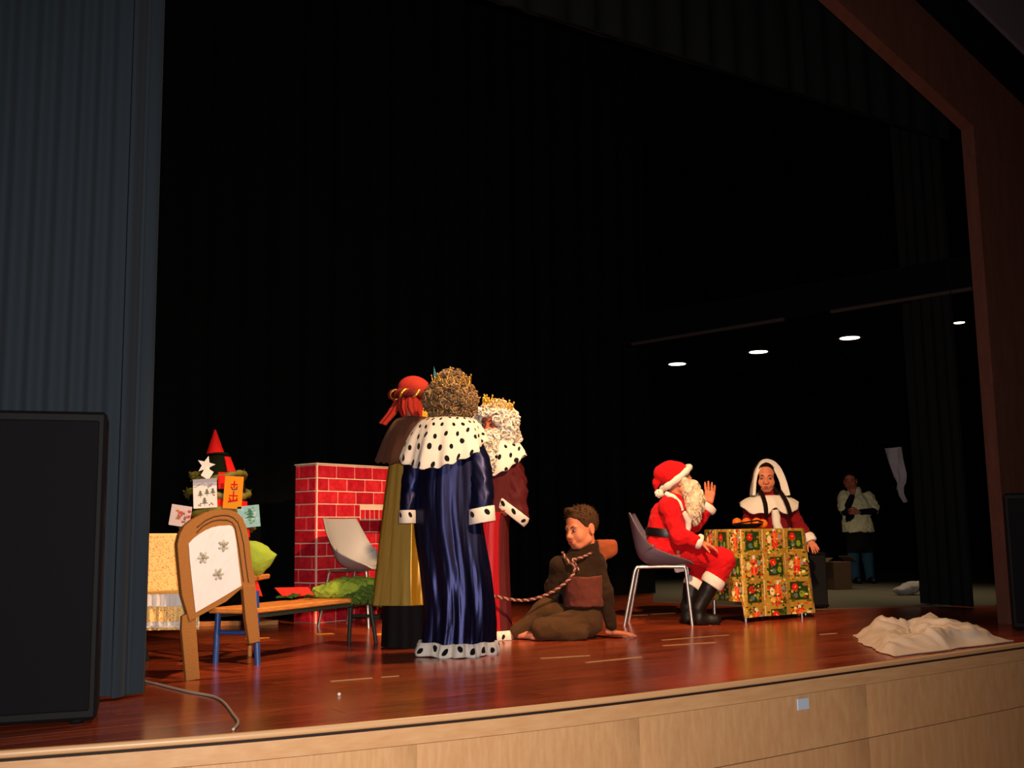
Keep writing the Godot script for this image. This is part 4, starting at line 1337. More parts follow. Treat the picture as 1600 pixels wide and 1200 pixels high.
func build_floor_things():
	strip("tape_mark", "pale tape strip on the floor before the seated boy, left of two", "tape", Vector3(0.130, 0, -5.96), Vector3(0.40, 0, -6.06), 0.022, M.tapepale)
	strip("tape_mark", "pale tape strip on the floor before the seated boy, right of two", "tape", Vector3(0.36, 0, -5.74), Vector3(0.665, 0, -5.95), 0.022, M.tapepale)
	strip("tape_mark", "pale tape strip on the floor nearest the front leg of the grey chair", "tape", Vector3(0.86, 0, -6.52), Vector3(1.19, 0, -6.66), 0.03, M.tapepale)
	strip("tape_mark", "pale tape strip running toward the table below the chair legs", "tape", Vector3(0.90, 0, -6.85), Vector3(1.36, 0, -7.12), 0.022, M.tapepale)
	strip("tape_mark", "short pale tape strip on the floor right of the table", "tape", Vector3(1.93, 0, -7.05), Vector3(2.05, 0, -7.12), 0.025, M.tapepale)
	strip("tape_mark", "pale tape strip on bare floor left below the blue robe", "tape", Vector3(-0.86, 0, -5.16), Vector3(-0.68, 0, -5.26), 0.02, M.tapepale)
	strip("tape_mark", "thin pale tape strip nearest the blue robe at its left", "tape", Vector3(-0.64, 0, -5.28), Vector3(-0.56, 0, -5.32), 0.014, M.tapepale)
	strip("tape_mark", "orange tape scrap on the floor under the far end of the bench", "tape", Vector3(-1.37, 0, -7.64), Vector3(-1.26, 0, -7.68), 0.09, M.tapeorange, "orange tape scraps near the bench")
	strip("tape_mark", "orange tape scrap on the floor beside the gold robe", "tape", Vector3(-0.96, 0, -7.55), Vector3(-0.87, 0, -7.60), 0.10, M.tapeorange, "orange tape scraps near the bench")
	strip("tape_mark", "yellow tape scrap behind the grey chair, left of two", "tape", Vector3(0.93, 0, -8.9), Vector3(1.06, 0, -8.95), 0.05, M.tapepale, "yellow tape scraps behind the grey chair")
	strip("tape_mark", "yellow tape scrap behind the grey chair, nearer the table", "tape", Vector3(1.10, 0, -9.0), Vector3(1.30, 0, -9.1), 0.05, M.tapepale, "yellow tape scraps behind the grey chair")
	strip("wooden_lath", "long pale wooden lath lying on the floor behind the sofa", "lath", Vector3(-2.45, 0, -8.5), Vector3(-1.83, 0, -8.56), 0.05, M.benchwood, "", 0.035)
	strip("tape_mark", "short orange tape scrap on the floor behind the cardboard strip", "tape", Vector3(-1.80, 0, -7.4), Vector3(-1.65, 0, -7.44), 0.05, M.tapeorange, "orange tape scraps near the bench")
	var b := Buf.new()
	var crv := Curve3D.new()
	var pts := [Vector3(-1.79, 0.006, -5.30), Vector3(-1.443, 0.006, -4.876), Vector3(-1.243, 0.006, -4.651), Vector3(-1.061, 0.006, -4.202), Vector3(-1.002, 0.006, -4.031), Vector3(-0.985, 0.006, -3.90)]
	var path := []
	for i in pts.size() - 1:
		for k in 6: path.append(pts[i].cubic_interpolate(pts[i + 1], pts[maxi(i - 1, 0)], pts[mini(i + 2, 5)], k / 6.0))
	path.append(pts[5])
	tube(b, path, 0.0055, 6)
	tag(part(self, "floor_cable", b, M.cable), "thin pale cable curving over the floor from the left curtain", "cable")
	b = Buf.new()
	ball(b, Vector3(-0.747, 0.006, -4.707), Vector3(0.008, 0.007, 0.007), 8, 5)
	tag(part(self, "paper_scrap", b, M.paper), "tiny white paper scrap on the floor near the stage edge", "paper scrap")
	# plate on the stage front
	b = Buf.new()
	box(b, Transform3D(Basis(EX, Vector3.UP, -EU), at(4.02, -0.142, 3.583)), Vector3(0.078, 0.052, 0.008), 0.002)
	var pl := thing("socket_plate", "small pale blue plate fixed on the wooden stage front", "plate")
	part(pl, "plate_cover", b, M.plate)
	# crumpled white sheet near the edge of the stage
	var A := Vector3(2.10, 0, -6.92)
	var B := Vector3(1.93, 0, -5.78)
	var C := Vector3(2.86, 0, -6.44)
	var D := Vector3(2.82, 0, -6.98)
	var rows := []
	for i in 33:
		var v := i / 32.0
		var f := PackedVector3Array()
		var r := PackedVector3Array()
		for j in 41:
			var u := j / 40.0
			var p := A.lerp(D, u).lerp(B.lerp(C, u), v)
			var edge := minf(minf(u, 1 - u) * 6.0, minf(v, 1 - v) * 5.0)
			edge = smoothstep(0.0, 1.0, clampf(edge, 0, 1))
			var h := 0.075 + 0.05 * exp(-((u - 0.55) * (u - 0.55) * 18.0 + (v - 0.2) * (v - 0.2) * 14.0)) + 0.02 * sin(u * 9.0 + v * 3.0) + 0.05 * noise.get_noise_2d(p.x * 110.0, p.z * 110.0) + 0.035 * absf(noise.get_noise_2d(p.x * 260.0, p.z * 260.0))
			h *= lerpf(1.0, 0.55, u * u)
			p += Vector3(noise.get_noise_2d(u * 80.0, v * 80.0), 0, noise.get_noise_2d(u * 80.0 + 50, v * 80.0)) * 0.06
			p.y = 0.008 + maxf(h, 0.02) * edge
			f.append(p)
			r.append(Vector3(p.x, maxf(p.y - 0.006, 0.0015), p.z))
		r.reverse()
		f.append_array(r)
		rows.append(f)
	b = Buf.new()
	loft(b, rows, true, true, true)
	tag(part(self, "plastic_sheet", b, M.sheet), "crumpled whitish sheet lying at the right edge of the stage", "sheet")

# ------------------------------------------------------------------ people
func frame(pos: Vector3, y: Vector3, zh: Vector3, s := 1.0) -> Transform3D:
	y = y.normalized()
	var x := y.cross(zh).normalized()
	var z := x.cross(y).normalized()
	return Transform3D(Basis(x * s, y * s, z * s), pos)

func look(pos: Vector3, dir: Vector3, tilt := 0.0, s := 1.0) -> Transform3D:
	# head frame: +Z is where the face looks, tilt leans the head about that axis
	var z := dir.normalized()
	var x := Vector3.UP.cross(z).normalized()
	var y := z.cross(x)
	return Transform3D((Basis(x, y, z) * Basis(Vector3.BACK, tilt)) * Basis.from_scale(Vector3.ONE * s), pos)

func head_prims() -> Array:
	var p := [ell(Vector3(0, 0.035, -0.012), Vector3(0.076, 0.084, 0.094)), ell(Vector3(0, -0.026, 0.022), Vector3(0.063, 0.076, 0.063)), ell(Vector3(0, -0.084, 0.048), Vector3(0.031, 0.021, 0.025)), cap(Vector3(-0.034, 0.014, 0.073), Vector3(0.034, 0.014, 0.073), 0.0095, 0.0095), cap(Vector3(0, 0.002, 0.082), Vector3(0, -0.032, 0.096), 0.0055, 0.0088), cap(Vector3(-0.018, -0.0605, 0.078), Vector3(0.018, -0.0605, 0.078), 0.007, 0.007), cap(Vector3(-0.014, -0.0715, 0.077), Vector3(0.014, -0.0715, 0.077), 0.0075, 0.0075), cap(Vector3(0, -0.05, -0.02), Vector3(0, -0.15, -0.035), 0.050, 0.047)]
	for s in [-1.0, 1.0]:
		p.append(ell(Vector3(0.034 * s, -0.036, 0.050), Vector3(0.029, 0.031, 0.026)))
		p.append(cap(Vector3(0.055 * s, -0.06, 0.0), Vector3(0.022 * s, -0.088, 0.045), 0.020, 0.017))
		p.append(ell(Vector3(0.0095 * s, -0.035, 0.090), Vector3(0.0075, 0.006, 0.008)))
		p.append(ell(Vector3(0.078 * s, -0.008, -0.012), Vector3(0.011, 0.031, 0.019), Basis(Vector3.UP, 0.35 * s)))
	for s in [-1.0, 1.0]:
		p.append(dent(Vector3(0.031 * s, -0.004, 0.096), Vector3(0.016, 0.010, 0.014)))
		p.append(dent(Vector3(0.0895 * s, -0.006, -0.008), Vector3(0.006, 0.018, 0.010)))
	return p

func hand_prims(curl: Array, thumb_in: float, m: float, spread := 0.12) -> Array:
	# wrist at the origin, fingers along +Y, palm faces +Z, thumb at +X (times m)
	var p := [cap(Vector3(0, -0.035, 0), Vector3(0, 0.015, 0), 0.020, 0.021)]
	var xs := [-0.029, -0.010, 0.010, 0.029]
	var ln := [0.058, 0.074, 0.080, 0.072]
	for k in 4:
		p.append(cap(Vector3(xs[k] * 0.6 * m, 0.012, 0), Vector3(xs[k] * m, 0.072, 0.0), 0.0145, 0.0125))
	for k in 4:
		var a := Vector3(xs[k] * m, 0.078, 0)
		var ang := 0.0
		for q in 3:
			ang += curl[k] * [0.7, 1.0, 0.7][q]
			var d := Vector3(spread * xs[k] / 0.02 * m * (1.0 - 0.3 * q), cos(ang), sin(ang)).normalized()
			var e: Vector3 = a + d * ln[k] * [0.46, 0.31, 0.25][q]
			p.append(cap(a, e, [0.0092, 0.0085, 0.0078][q], [0.0086, 0.0079, 0.0068][q]))
			a = e
	var t := Vector3(0.022 * m, 0.018, 0.005)
	var td := Vector3(0.80 * m, 0.72, 0.25 + thumb_in).normalized()
	for q in 3:
		var e: Vector3 = t + td * [0.038, 0.032, 0.026][q]
		p.append(cap(t, e, [0.0150, 0.0105, 0.0092][q], [0.0110, 0.0095, 0.0075][q]))
		t = e
		td = (td + Vector3(-0.22 * m, 0.25, 0.15 + thumb_in * 0.5)).normalized()
	return p

func human(o: Node3D, J: Dictionary, head: Transform3D, hands: Array, skin: Material, hc := 0.0045, sc := 1.0) -> MeshInstance3D:
	var b := Buf.new()
	var p := [cap(J.pelvis, J.chest, 0.095 * sc, 0.10 * sc), cap(J.chest, J.neck, 0.085 * sc, 0.045 * sc), cap(J.sl, J.sr, 0.05 * sc, 0.05 * sc)]
	for q in ["l", "r"]:
		p.append(cap(J["s" + q], J["e" + q], 0.042 * sc, 0.034 * sc))
		p.append(cap(J["e" + q], J["w" + q], 0.034 * sc, 0.023 * sc))
		p.append(cap(J["h" + q], J["k" + q], 0.070 * sc, 0.048 * sc))
		p.append(cap(J["k" + q], J["a" + q], 0.048 * sc, 0.032 * sc))
		p.append(cap(J["a" + q], J["a" + q] + J.get("f" + q, Vector3(0, -0.03, 0.13)), 0.031 * sc, 0.022 * sc))
	p.append(cap(J.neck, head * Vector3(0, -0.09, -0.02), 0.045 * sc, 0.043 * sc))
	nets(b, p, 0.013, 0.03)
	nets(b, head_prims(), hc, 0.017, [], head)
	for h in hands:
		nets(b, hand_prims(h[1], h[2], h[3], h[4] if h.size() > 4 else 0.12), 0.0036, 0.007, [], h[0])
	var m := part(o, "body", b, skin)
	return m

func face(o: Node3D, head: Transform3D, brow: Material, narrow := 1.0):
	for s in [-1.0, 1.0]:
		var b := Buf.new()
		blob(b, head * Transform3D(Basis.from_scale(Vector3(0.0130, 0.0062 * narrow, 0.010)), Vector3(0.031 * s, -0.0045, 0.0765)), 10, 8)
		part(o, "eye", b, M.eyewhite)
		b = Buf.new()
		blob(b, head * Transform3D(Basis.from_scale(Vector3(0.0066, 0.0060 * narrow, 0.003)), Vector3(0.030 * s, -0.0048, 0.0855)), 10, 8)
		part(o, "iris", b, M.iris)
		b = Buf.new()
		tube(b, [head * Vector3(0.014 * s, 0.014, 0.087), head * Vector3(0.03 * s, 0.0195, 0.084), head * Vector3(0.047 * s, 0.013, 0.073)], [0.002 * head.basis.x.length(), 0.0034 * head.basis.x.length(), 0.0018 * head.basis.x.length()], 6)
		part(o, "eyebrow", b, brow)
	var b := Buf.new()
	blob(b, head * Transform3D(Basis.from_scale(Vector3(0.020, 0.0040, 0.004)), Vector3(0, -0.0615, 0.0885)), 10, 6)
	blob(b, head * Transform3D(Basis.from_scale(Vector3(0.016, 0.0048, 0.005)), Vector3(0, -0.0705, 0.0878)), 10, 6)
	part(o, "lips", b, M.lips)

func curls(b: Buf, c: Vector3, r: Vector3, n: int, size: float, thick: float, cols: Array, keep: Callable):
	for k in n:
		var d := Vector3(rng.randfn(), rng.randfn(), rng.randfn()).normalized()
		var p := c + d * r * rng.randf_range(0.90, 1.08)
		if not keep.call(p, d): continue
		var ax := (d + Vector3(rng.randf_range(-1, 1), rng.randf_range(-1, 1), rng.randf_range(-1, 1)) * 0.9).normalized()
		var sx := ax.cross(Vector3(0.3, 0.9, 0.2)).normalized()
		var sy := ax.cross(sx)
		var path := []
		var rr := size * rng.randf_range(0.7, 1.25)
		var ph := rng.randf() * TAU
		for i in 11:
			var t := ph + i / 10.0 * TAU * 1.35
			path.append(p + (sx * cos(t) + sy * sin(t)) * rr + ax * (i / 10.0 - 0.5) * rr * 1.7)
		b.tint = cols[rng.randi() % cols.size()]
		tube(b, path, thick * rng.randf_range(0.8, 1.2), 5, false)
	b.tint = Color(1, 1, 1)

# a robe: rows of [y, cx, half width, half depth, cz]; returns the point at height y, angle t (0 faces the camera)
func robe_rings(rowsin: Array, n: int, steps: int, a0: float, a1: float, fold: Callable, grow := 0.0) -> Array:
	var rows := []
	for i in rowsin.size() - 1:
		for k in steps:
			if i > 0 and k == 0 and false: continue
			var w := []
			for q in 5: w.append(cubic_interpolate(rowsin[i][q], rowsin[i + 1][q], rowsin[maxi(i - 1, 0)][q], rowsin[mini(i + 2, rowsin.size() - 1)][q], k / float(steps)))
			rows.append(robe_ring(w, n, a0, a1, fold, grow))
	rows.append(robe_ring(rowsin[rowsin.size() - 1], n, a0, a1, fold, grow))
	return rows

func robe_ring(w: Array, n: int, a0: float, a1: float, fold: Callable, grow: float) -> PackedVector3Array:
	var r := PackedVector3Array()
	var full := absf(a1 - a0) > 6.2
	for j in n:
		var t := lerpf(a0, a1, j / float(n) if full else j / (n - 1.0))
		var f: float = 1.0 + fold.call(t, w[0])
		r.append(Vector3(w[1] + (w[2] + grow) * f * sin(t), w[0], w[4] + (w[3] + grow) * f * cos(t)))
	return r

func band(b: Buf, outer: Array, inset: float, us: float, vs: float):
	# a strip of cloth with thickness: outer rows, then back inside
	var rows := outer.duplicate()
	for i in range(outer.size() - 1, -1, -1):
		var c := Vector3.ZERO
		for p in outer[i]: c += p / outer[i].size()
		var r := PackedVector3Array()
		for p in outer[i]:
			var d: Vector3 = p - c
			d.y = 0
			r.append(p - d.normalized() * inset)
		rows.append(r)
	rows.append(outer[0])
	loft(b, rows, true, false, false, us, vs)
	var n := rows.size()
	var w: int = outer[0].size() + 1
	for i in b.uv.size():
		var k := int(i / float(w)) % n
		b.uv[i].y = vs * minf(k, outer.size() - 1) / (outer.size() - 1.0) if k < outer.size() else vs * (2 * outer.size() - 1 - k) / (outer.size() - 1.0)

func shoulder_cape(b: Buf, neck: Vector3, nr: Vector2, rx: float, rz: float, hem: Callable, pleats: float, amp: float, us: float, vs: float, drop := 1.6, hem_x := 0.0):
	var outer := []
	for i in 17:
		var t := i / 16.0
		var rw := PackedVector3Array()
		for j in 96:
			var a := TAU * j / 96.0
			var e := pow(t, 0.62)
			var f := 1.0 + amp * t * sin(pleats * a + 0.7 * sin(3.0 * a)) + 0.3 * amp * t * sin(2.3 * pleats * a + 1.0)
			var y := lerpf(neck.y, hem.call(a), pow(t, drop)) + (0.006 * sin(pleats * a * 2.0) if i == 16 else 0.0)
			rw.append(Vector3(neck.x + hem_x * t + lerpf(nr.x, rx, e) * f * sin(a), y, neck.z + lerpf(nr.y, rz, e) * f * cos(a)))
		outer.append(rw)
	var rows := outer.duplicate()
	for i in [16, 12, 6, 0]:
		var rw := PackedVector3Array()
		for p in outer[i]: rw.append(Vector3(lerpf(neck.x, p.x, 0.955), p.y - 0.006, lerpf(neck.z, p.z, 0.955)))
		rows.append(rw)
	rows.append(outer[0])
	loft(b, rows, true, false, false, us, 1.0)
	for i in b.uv.size():
		var k := int(i / 97.0)
		b.uv[i].y = vs * (k / 16.0 if k <= 16 else maxf(0.0, (21 - k) / 5.0))

func standing_joints(P: Callable, x: float, w: float, top: float, foot: float, sx := 1.0) -> Dictionary:
	# generic upright joints in a figure's own pixel-free measures: x centre, w shoulder half width, top = neck height
	var h := top
	return {"pelvis": Vector3(x, h * 0.62, 0), "chest": Vector3(x, h * 0.86, 0), "neck": Vector3(x, h, 0), "sl": Vector3(x - w, h * 0.95, 0), "sr": Vector3(x + w, h * 0.95, 0), "el": Vector3(x - w * 1.2, h * 0.74, 0), "er": Vector3(x + w * 1.2, h * 0.74, 0), "wl": Vector3(x - w * 1.2, h * 0.60, 0), "wr": Vector3(x + w * 1.2, h * 0.60, 0), "hl": Vector3(x - 0.07, h * 0.6, 0), "hr": Vector3(x + 0.07, h * 0.6, 0), "kl": Vector3(x - 0.075, h * 0.33, 0), "kr": Vector3(x + 0.075, h * 0.33, 0), "al": Vector3(x - 0.075, 0.055, 0), "ar": Vector3(x + 0.075, 0.055, 0)}

func sleeve(b: Buf, rows: Array, wr := 0.0, cap_b := true):
	# rows: [centre, half across vector, half depth vector]
	var out := []
	for i in rows.size() - 1:
		for k in 5:
			var t := k / 5.0
			var r0 = rows[maxi(i - 1, 0)]
			var r1 = rows[i]
			var r2 = rows[i + 1]
			var r3 = rows[mini(i + 2, rows.size() - 1)]
			out.append(ring(r1[0].cubic_interpolate(r2[0], r0[0], r3[0], t), r1[1].cubic_interpolate(r2[1], r0[1], r3[1], t), r1[2].cubic_interpolate(r2[2], r0[2], r3[2], t), 32))
	var l = rows[rows.size() - 1]
	out.append(ring(l[0], l[1], l[2], 32))
	if wr > 0.0:
		for i in out.size():
			for j in 32:
				out[i][j] += Vector3(noise.get_noise_2d(i * 16.0, j * 9.0), 0, noise.get_noise_2d(i * 16.0 + 300, j * 9.0)) * wr
	loft(b, out, true, true, cap_b)

func king_in_blue():
	var o := thing("person", "person seen from behind in long blue robe, spotted white fur cape and curly brown wig", "person", Vector3(-0.329, 0, -6.251))
	var P := func(x: float, y: float, z := 0.0) -> Vector3: return Vector3((x - 715.0) / 272.0, (1022.0 - y) / 272.0, z)
	var X := func(x: float) -> float: return (x - 715.0) / 272.0
	var Y := func(y: float) -> float: return (1022.0 - y) / 272.0
	var hd := look(P.call(707, 632, -0.02), Vector3(0.25, -0.08, -1), 0.0, 1.0)
	var J := standing_joints(P, X.call(704), 0.095, 1.30, 0.0)
	J.wl = P.call(642, 792, -0.03); J.wr = P.call(752, 788, -0.03)
	J.el = P.call(650, 745, 0.0); J.er = P.call(752, 745, 0.0)
	J.fl = Vector3(0, -0.03, -0.13); J.fr = Vector3(0, -0.03, -0.13)
	human(o, J, hd, [[frame(J.wl, Vector3(0.1, -1, -0.3), Vector3(1, 0, 0), 0.55), [1.0, 1.0, 1.0, 1.0], 0.3, 1.0], [frame(J.wr, Vector3(-0.1, -1, -0.3), Vector3(-1, 0, 0), 0.55), [1.0, 1.0, 1.0, 1.0], 0.3, -1.0]], M.skin, 0.008)
	var fold := func(t: float, y: float) -> float:
		var a := lerpf(0.095, 0.03, clampf(y / 1.15, 0, 1))
		var k := 0.55 * sin(5.0 * t + 1.9 * y + 0.9) + 0.45 * sin(9.0 * t - 3.4 * y + 2.0 * sin(t * 2.0)) + 0.25 * sin(17.0 * t + 5.0 * y) + 0.5 * noise.get_noise_2d(t * 420.0, y * 110.0)
		return a * signf(k) * pow(absf(k), 0.75)
	var rr := []
	for q in [[1010, 715, 55, 0.185], [1000, 716, 54, 0.18], [955, 718, 53, 0.175], [900, 714, 53, 0.162], [830, 705, 52, 0.145], [770, 702, 49, 0.135], [720, 704, 44, 0.125], [692, 706, 37, 0.10], [668, 706, 17, 0.06]]: rr.append([Y.call(q[0]), X.call(q[1]), q[2] / 272.0, q[3], 0.0])
	var b := Buf.new()
	loft(b, robe_rings(rr, 144, 6, 0.0, TAU, fold), true, false, true)
	var robe := part(o, "robe", b, M.bluesatin)
	# fur hem
	b = Buf.new()
	var hem := [[0.072, X.call(714.5), 53.5 / 272.0, 0.188, 0.0], [0.05, X.call(714), 56.0 / 272.0, 0.198, 0.0], [0.02, X.call(713), 58.5 / 272.0, 0.21, 0.0], [0.002, X.call(713), 58.0 / 272.0, 0.21, 0.0]]
	var hr := []
	for w in hem: hr.append(robe_ring(w, 144, 0.0, TAU, fold, 0.012))
	for r in hr:
		for j in r.size():
			r[j].y += 0.022 * clampf(-sin(TAU * j / 144.0) - 0.5, 0.0, 1.0) + 0.004 * sin(j * 0.4)
	band(b, hr, 0.012, 4.5, 0.28)
	part(o, "fur_hem", b, M.ermine)
	for s in 2:
		b = Buf.new()
		if s == 0: sleeve(b, [[P.call(672, 688), Vector3(0.06, 0.03, 0), Vector3(0, 0, 0.07)], [P.call(655, 725, -0.01), Vector3(0.07, 0.01, 0), Vector3(0, 0, 0.075)], [P.call(645, 765, -0.02), Vector3(0.058, 0, 0), Vector3(0, 0, 0.066)], [P.call(640, 800, 0.018), Vector3(0.044, 0, 0), Vector3(0, 0, 0.058)], [P.call(640, 812, 0.02), Vector3(0.042, 0, 0), Vector3(0, 0, 0.055)]], 0.007)
		else: sleeve(b, [[P.call(738, 688), Vector3(0.06, -0.03, 0), Vector3(0, 0, 0.07)], [P.call(749, 725, 0.0), Vector3(0.07, 0, 0), Vector3(0, 0, 0.08)], [P.call(755, 765, 0.05), Vector3(0.068, 0, 0), Vector3(0, 0, 0.075)], [P.call(755, 798, 0.085), Vector3(0.066, 0.008, 0), Vector3(0, 0, 0.062)], [P.call(755, 810, 0.09), Vector3(0.062, 0.008, 0), Vector3(0, 0, 0.058)]], 0.008)
		part(robe, "sleeve", b, M.bluesatin)
		b = Buf.new()
		var c: Vector3 = P.call([640, 755][s], [803, 801][s], [0.02, 0.09][s])
		var e: Vector3 = P.call([639.5, 755.5][s], [823, 824][s], [0.02, 0.092][s])
		var w: float = [0.050, 0.075][s]
		var tilt: float = [0.0, 0.012][s]
		band(b, [ring(c, Vector3(w * 0.97, tilt, 0), Vector3(0, 0, 0.074), 40), ring(c.lerp(e, 0.5), Vector3(w, tilt, 0), Vector3(0, 0, 0.077), 40), ring(e, Vector3(w * 1.02, tilt, 0), Vector3(0, 0, 0.078), 40)], 0.014, 1.25, 0.28)
		part(robe, "fur_cuff", b, M.ermine)
	b = Buf.new()
	shoulder_cape(b, P.call(704, 660), Vector2(0.115, 0.09), 0.244, 0.20, func(a: float) -> float: return Y.call(689.0 + 52.0 * pow(0.5 + 0.5 * cos(a + 0.38), 1.5)), 9.0, 0.075, 5.0, 1.2, 1.5, X.call(696) - X.call(704))
	part(o, "fur_cape", b, M.ermine)
	rng.seed = 77
	b = Buf.new()
	b.tint = Color(0.05, 0.028, 0.013)
	ball(b, P.call(707, 632, -0.01), Vector3(0.135, 0.11, 0.13), 24, 16)
	ball(b, P.call(709, 606, -0.01), Vector3(0.088, 0.075, 0.095), 20, 14)
	var cols := [Color(0.16, 0.085, 0.030), Color(0.23, 0.13, 0.048), Color(0.10, 0.052, 0.02), Color(0.28, 0.165, 0.065)]
	var yes := func(_p: Vector3, d: Vector3) -> bool: return not (d.z < -0.75 and d.y < 0.35)
	curls(b, P.call(707, 632, -0.01), Vector3(0.148, 0.118, 0.14), 620, 0.0135, 0.0042, cols, yes)
	curls(b, P.call(709, 606, -0.01), Vector3(0.092, 0.08, 0.10), 240, 0.0125, 0.004, cols, func(_p: Vector3, d: Vector3) -> bool: return d.y > -0.3)
	part(o, "wig", b, M.wigbrown)
	# crown
	var c := Buf.new()
	var cc: Vector3 = P.call(709, 619, -0.01)
	var pth := []
	for k in 33: pth.append(cc + Vector3(sin(TAU * k / 32.0) * 0.104, 0.004 * sin(k), cos(TAU * k / 32.0) * 0.108))
	tube(c, pth, 0.006, 6, false)
	pth = []
	for k in 33: pth.append(cc + Vector3(sin(TAU * k / 32.0) * 0.106, 0.035, cos(TAU * k / 32.0) * 0.11))
	tube(c, pth, 0.003, 5, false)
	for k in 9:
		var t := TAU * k / 9.0
		var w := TAU / 20.0
		var e := func(a: float, h: float) -> Vector3: return cc + Vector3(sin(a) * (0.105 + h * 0.12), h, cos(a) * (0.109 + h * 0.12))
		tube(c, [e.call(t - w, 0.0), e.call(t - w * 0.55, 0.06), e.call(t, 0.125 if k == 0 else 0.095), e.call(t + w * 0.55, 0.06), e.call(t + w, 0.0)], 0.0028, 5)
		tube(c, [e.call(t - w * 0.6, 0.035), e.call(t, 0.075), e.call(t + w * 0.6, 0.035)], 0.0024, 5)
		ball(c, e.call(t, 0.127 if k == 0 else 0.097), Vector3.ONE * 0.006, 6, 4)
		ball(c, e.call(t + w, 0.02), Vector3.ONE * 0.007, 6, 4)
	part(o, "crown", c, M.brass)

func king_in_gold():
	var o := thing("person", "person in long gold robe, short brown cape and red turban, turned away at the left", "person", Vector3(-0.663, 0, -6.724))
	var P := func(x: float, y: float, z := 0.0) -> Vector3: return Vector3((x - 635.0) / 253.0, (1010.0 - y) / 253.0, z)
	var X := func(x: float) -> float: return (x - 635.0) / 253.0
	var Y := func(y: float) -> float: return (1010.0 - y) / 253.0
	var hd := look(P.call(650, 640), Vector3(1, -0.05, -0.5), 0.0, 1.0)
	var J := standing_joints(P, X.call(640), 0.075, 1.34, 0.0)
	J.el = P.call(628, 755, -0.02); J.wl = P.call(640, 800, -0.02)
	J.er = P.call(660, 750, -0.1); J.wr = P.call(668, 790, -0.12)
	J.fl = Vector3(0.12, -0.03, -0.03); J.fr = Vector3(0.12, -0.03, -0.03)
	human(o, J, hd, [[frame(J.wl, Vector3(0.3, -1, -0.1), Vector3(0, 0, -1), 0.6), [0.8, 0.8, 0.8, 0.8], 0.3, 1.0], [frame(J.wr, Vector3(0.5, -1, -0.3), Vector3(0, 0, -1), 0.6), [0.8, 0.8, 0.8, 0.8], 0.3, -1.0]], M.skindark, 0.008)
	var fold := func(t: float, y: float) -> float:
		var a := lerpf(0.085, 0.02, clampf((y - 0.25) / 1.0, 0, 1))
		return a * (0.6 * sin(6.0 * t + 0.8 * y + 0.4) + 0.4 * sin(11.0 * t - 1.2 * y) + 0.2 * sin(19.0 * t + 3.0 * y) + 0.4 * noise.get_noise_2d(t * 350.0, y * 100.0))
	var rr := []
	for q in [[945, 632, 49, 0.175], [940, 632, 48.5, 0.172], [880, 633, 43, 0.155], [800, 636, 37, 0.14], [735, 639, 31, 0.125], [690, 645, 29, 0.105], [662, 648, 16, 0.06]]: rr.append([Y.call(q[0]), X.call(q[1]), q[2] / 253.0, q[3], 0.0])
	var b := Buf.new()
	loft(b, robe_rings(rr, 120, 6, 0.0, TAU, fold), true, false, true)
	var robe := part(o, "robe", b, M.goldsatin)
	b = Buf.new()
	var open := robe_rings(rr.slice(0, 5), 24, 6, 0.28, 1.5, func(t: float, y: float) -> float: return fold.call(t, y) + 0.03 * sin(7.0 * y * 6.0 + 6.0 * t) * (t - 0.28), 0.007)
	var back := robe_rings(rr.slice(0, 5), 24, 6, 0.28, 1.5, fold, 0.001)
	for i in open.size():
		back[i].reverse()
		open[i].append_array(back[i])
	loft(b, open, true, true, true)
	part(robe, "front_panel", b, M.yellowsatin, "brighter yellow satin panel")
	b = Buf.new()
	var sk := []
	for q in [[1009, 634, 36, 0.135], [975, 634, 34.5, 0.13], [930, 634, 34, 0.13]]: sk.append([Y.call(q[0]), X.call(q[1]), q[2] / 253.0, q[3], 0.0])
	loft(b, robe_rings(sk, 96, 4, 0.0, TAU, func(t: float, y: float) -> float: return 0.05 * (1.0 - y) * sin(8.0 * t + 1.0)), true, true, true)
	part(o, "underskirt", b, M.blackcloth)
	b = Buf.new()
	shoulder_cape(b, P.call(649, 658), Vector2(0.085, 0.08), 0.20, 0.185, func(a: float) -> float: return Y.call(727.0 + 6.0 * cos(a)), 8.0, 0.05, 1.0, 1.0, 1.35, X.call(640) - X.call(649))
	part(o, "cape", b, M.brownvelvet)
	# turban
	b = Buf.new()
	blob(b, Transform3D(Basis(Vector3.BACK, -0.12) * Basis.from_scale(Vector3(0.113, 0.092, 0.112)), P.call(649, 617)), 28, 18)
	for i in b.v.size():
		var q := b.v[i]
		b.v[i] += (q - P.call(649, 617)) * 0.05 * sin(q.x * 30.0 + q.z * 40.0)
	part(o, "turban", b, M.turbanred)
	b = Buf.new()
	var g := Buf.new()
	var bandc := Transform3D(Basis(Vector3.BACK, -0.04), P.call(644, 624))
	var pth := []
	for k in 49:
		var t := TAU * k / 48.0
		pth.append(bandc * Vector3(sin(t) * 0.118, 0.0, cos(t) * 0.118))
	tube(b, pth, 0.024, 10, false)
	for s in 2:
		pth = []
		for k in 193:
			var t := TAU * k / 192.0
			var a := t * 9.0 + PI * s
			var rd := 0.118 + 0.0215 * cos(a)
			pth.append(bandc * Vector3(sin(t) * rd, 0.0215 * sin(a), cos(t) * rd))
		if s == 0: tube(b, pth, 0.010, 6, false)
		else: tube(g, pth, 0.009, 6, false)
	var tb := part(o, "turban_band", b, M.bandred)
	part(tb, "gold_twist", g, M.brass)
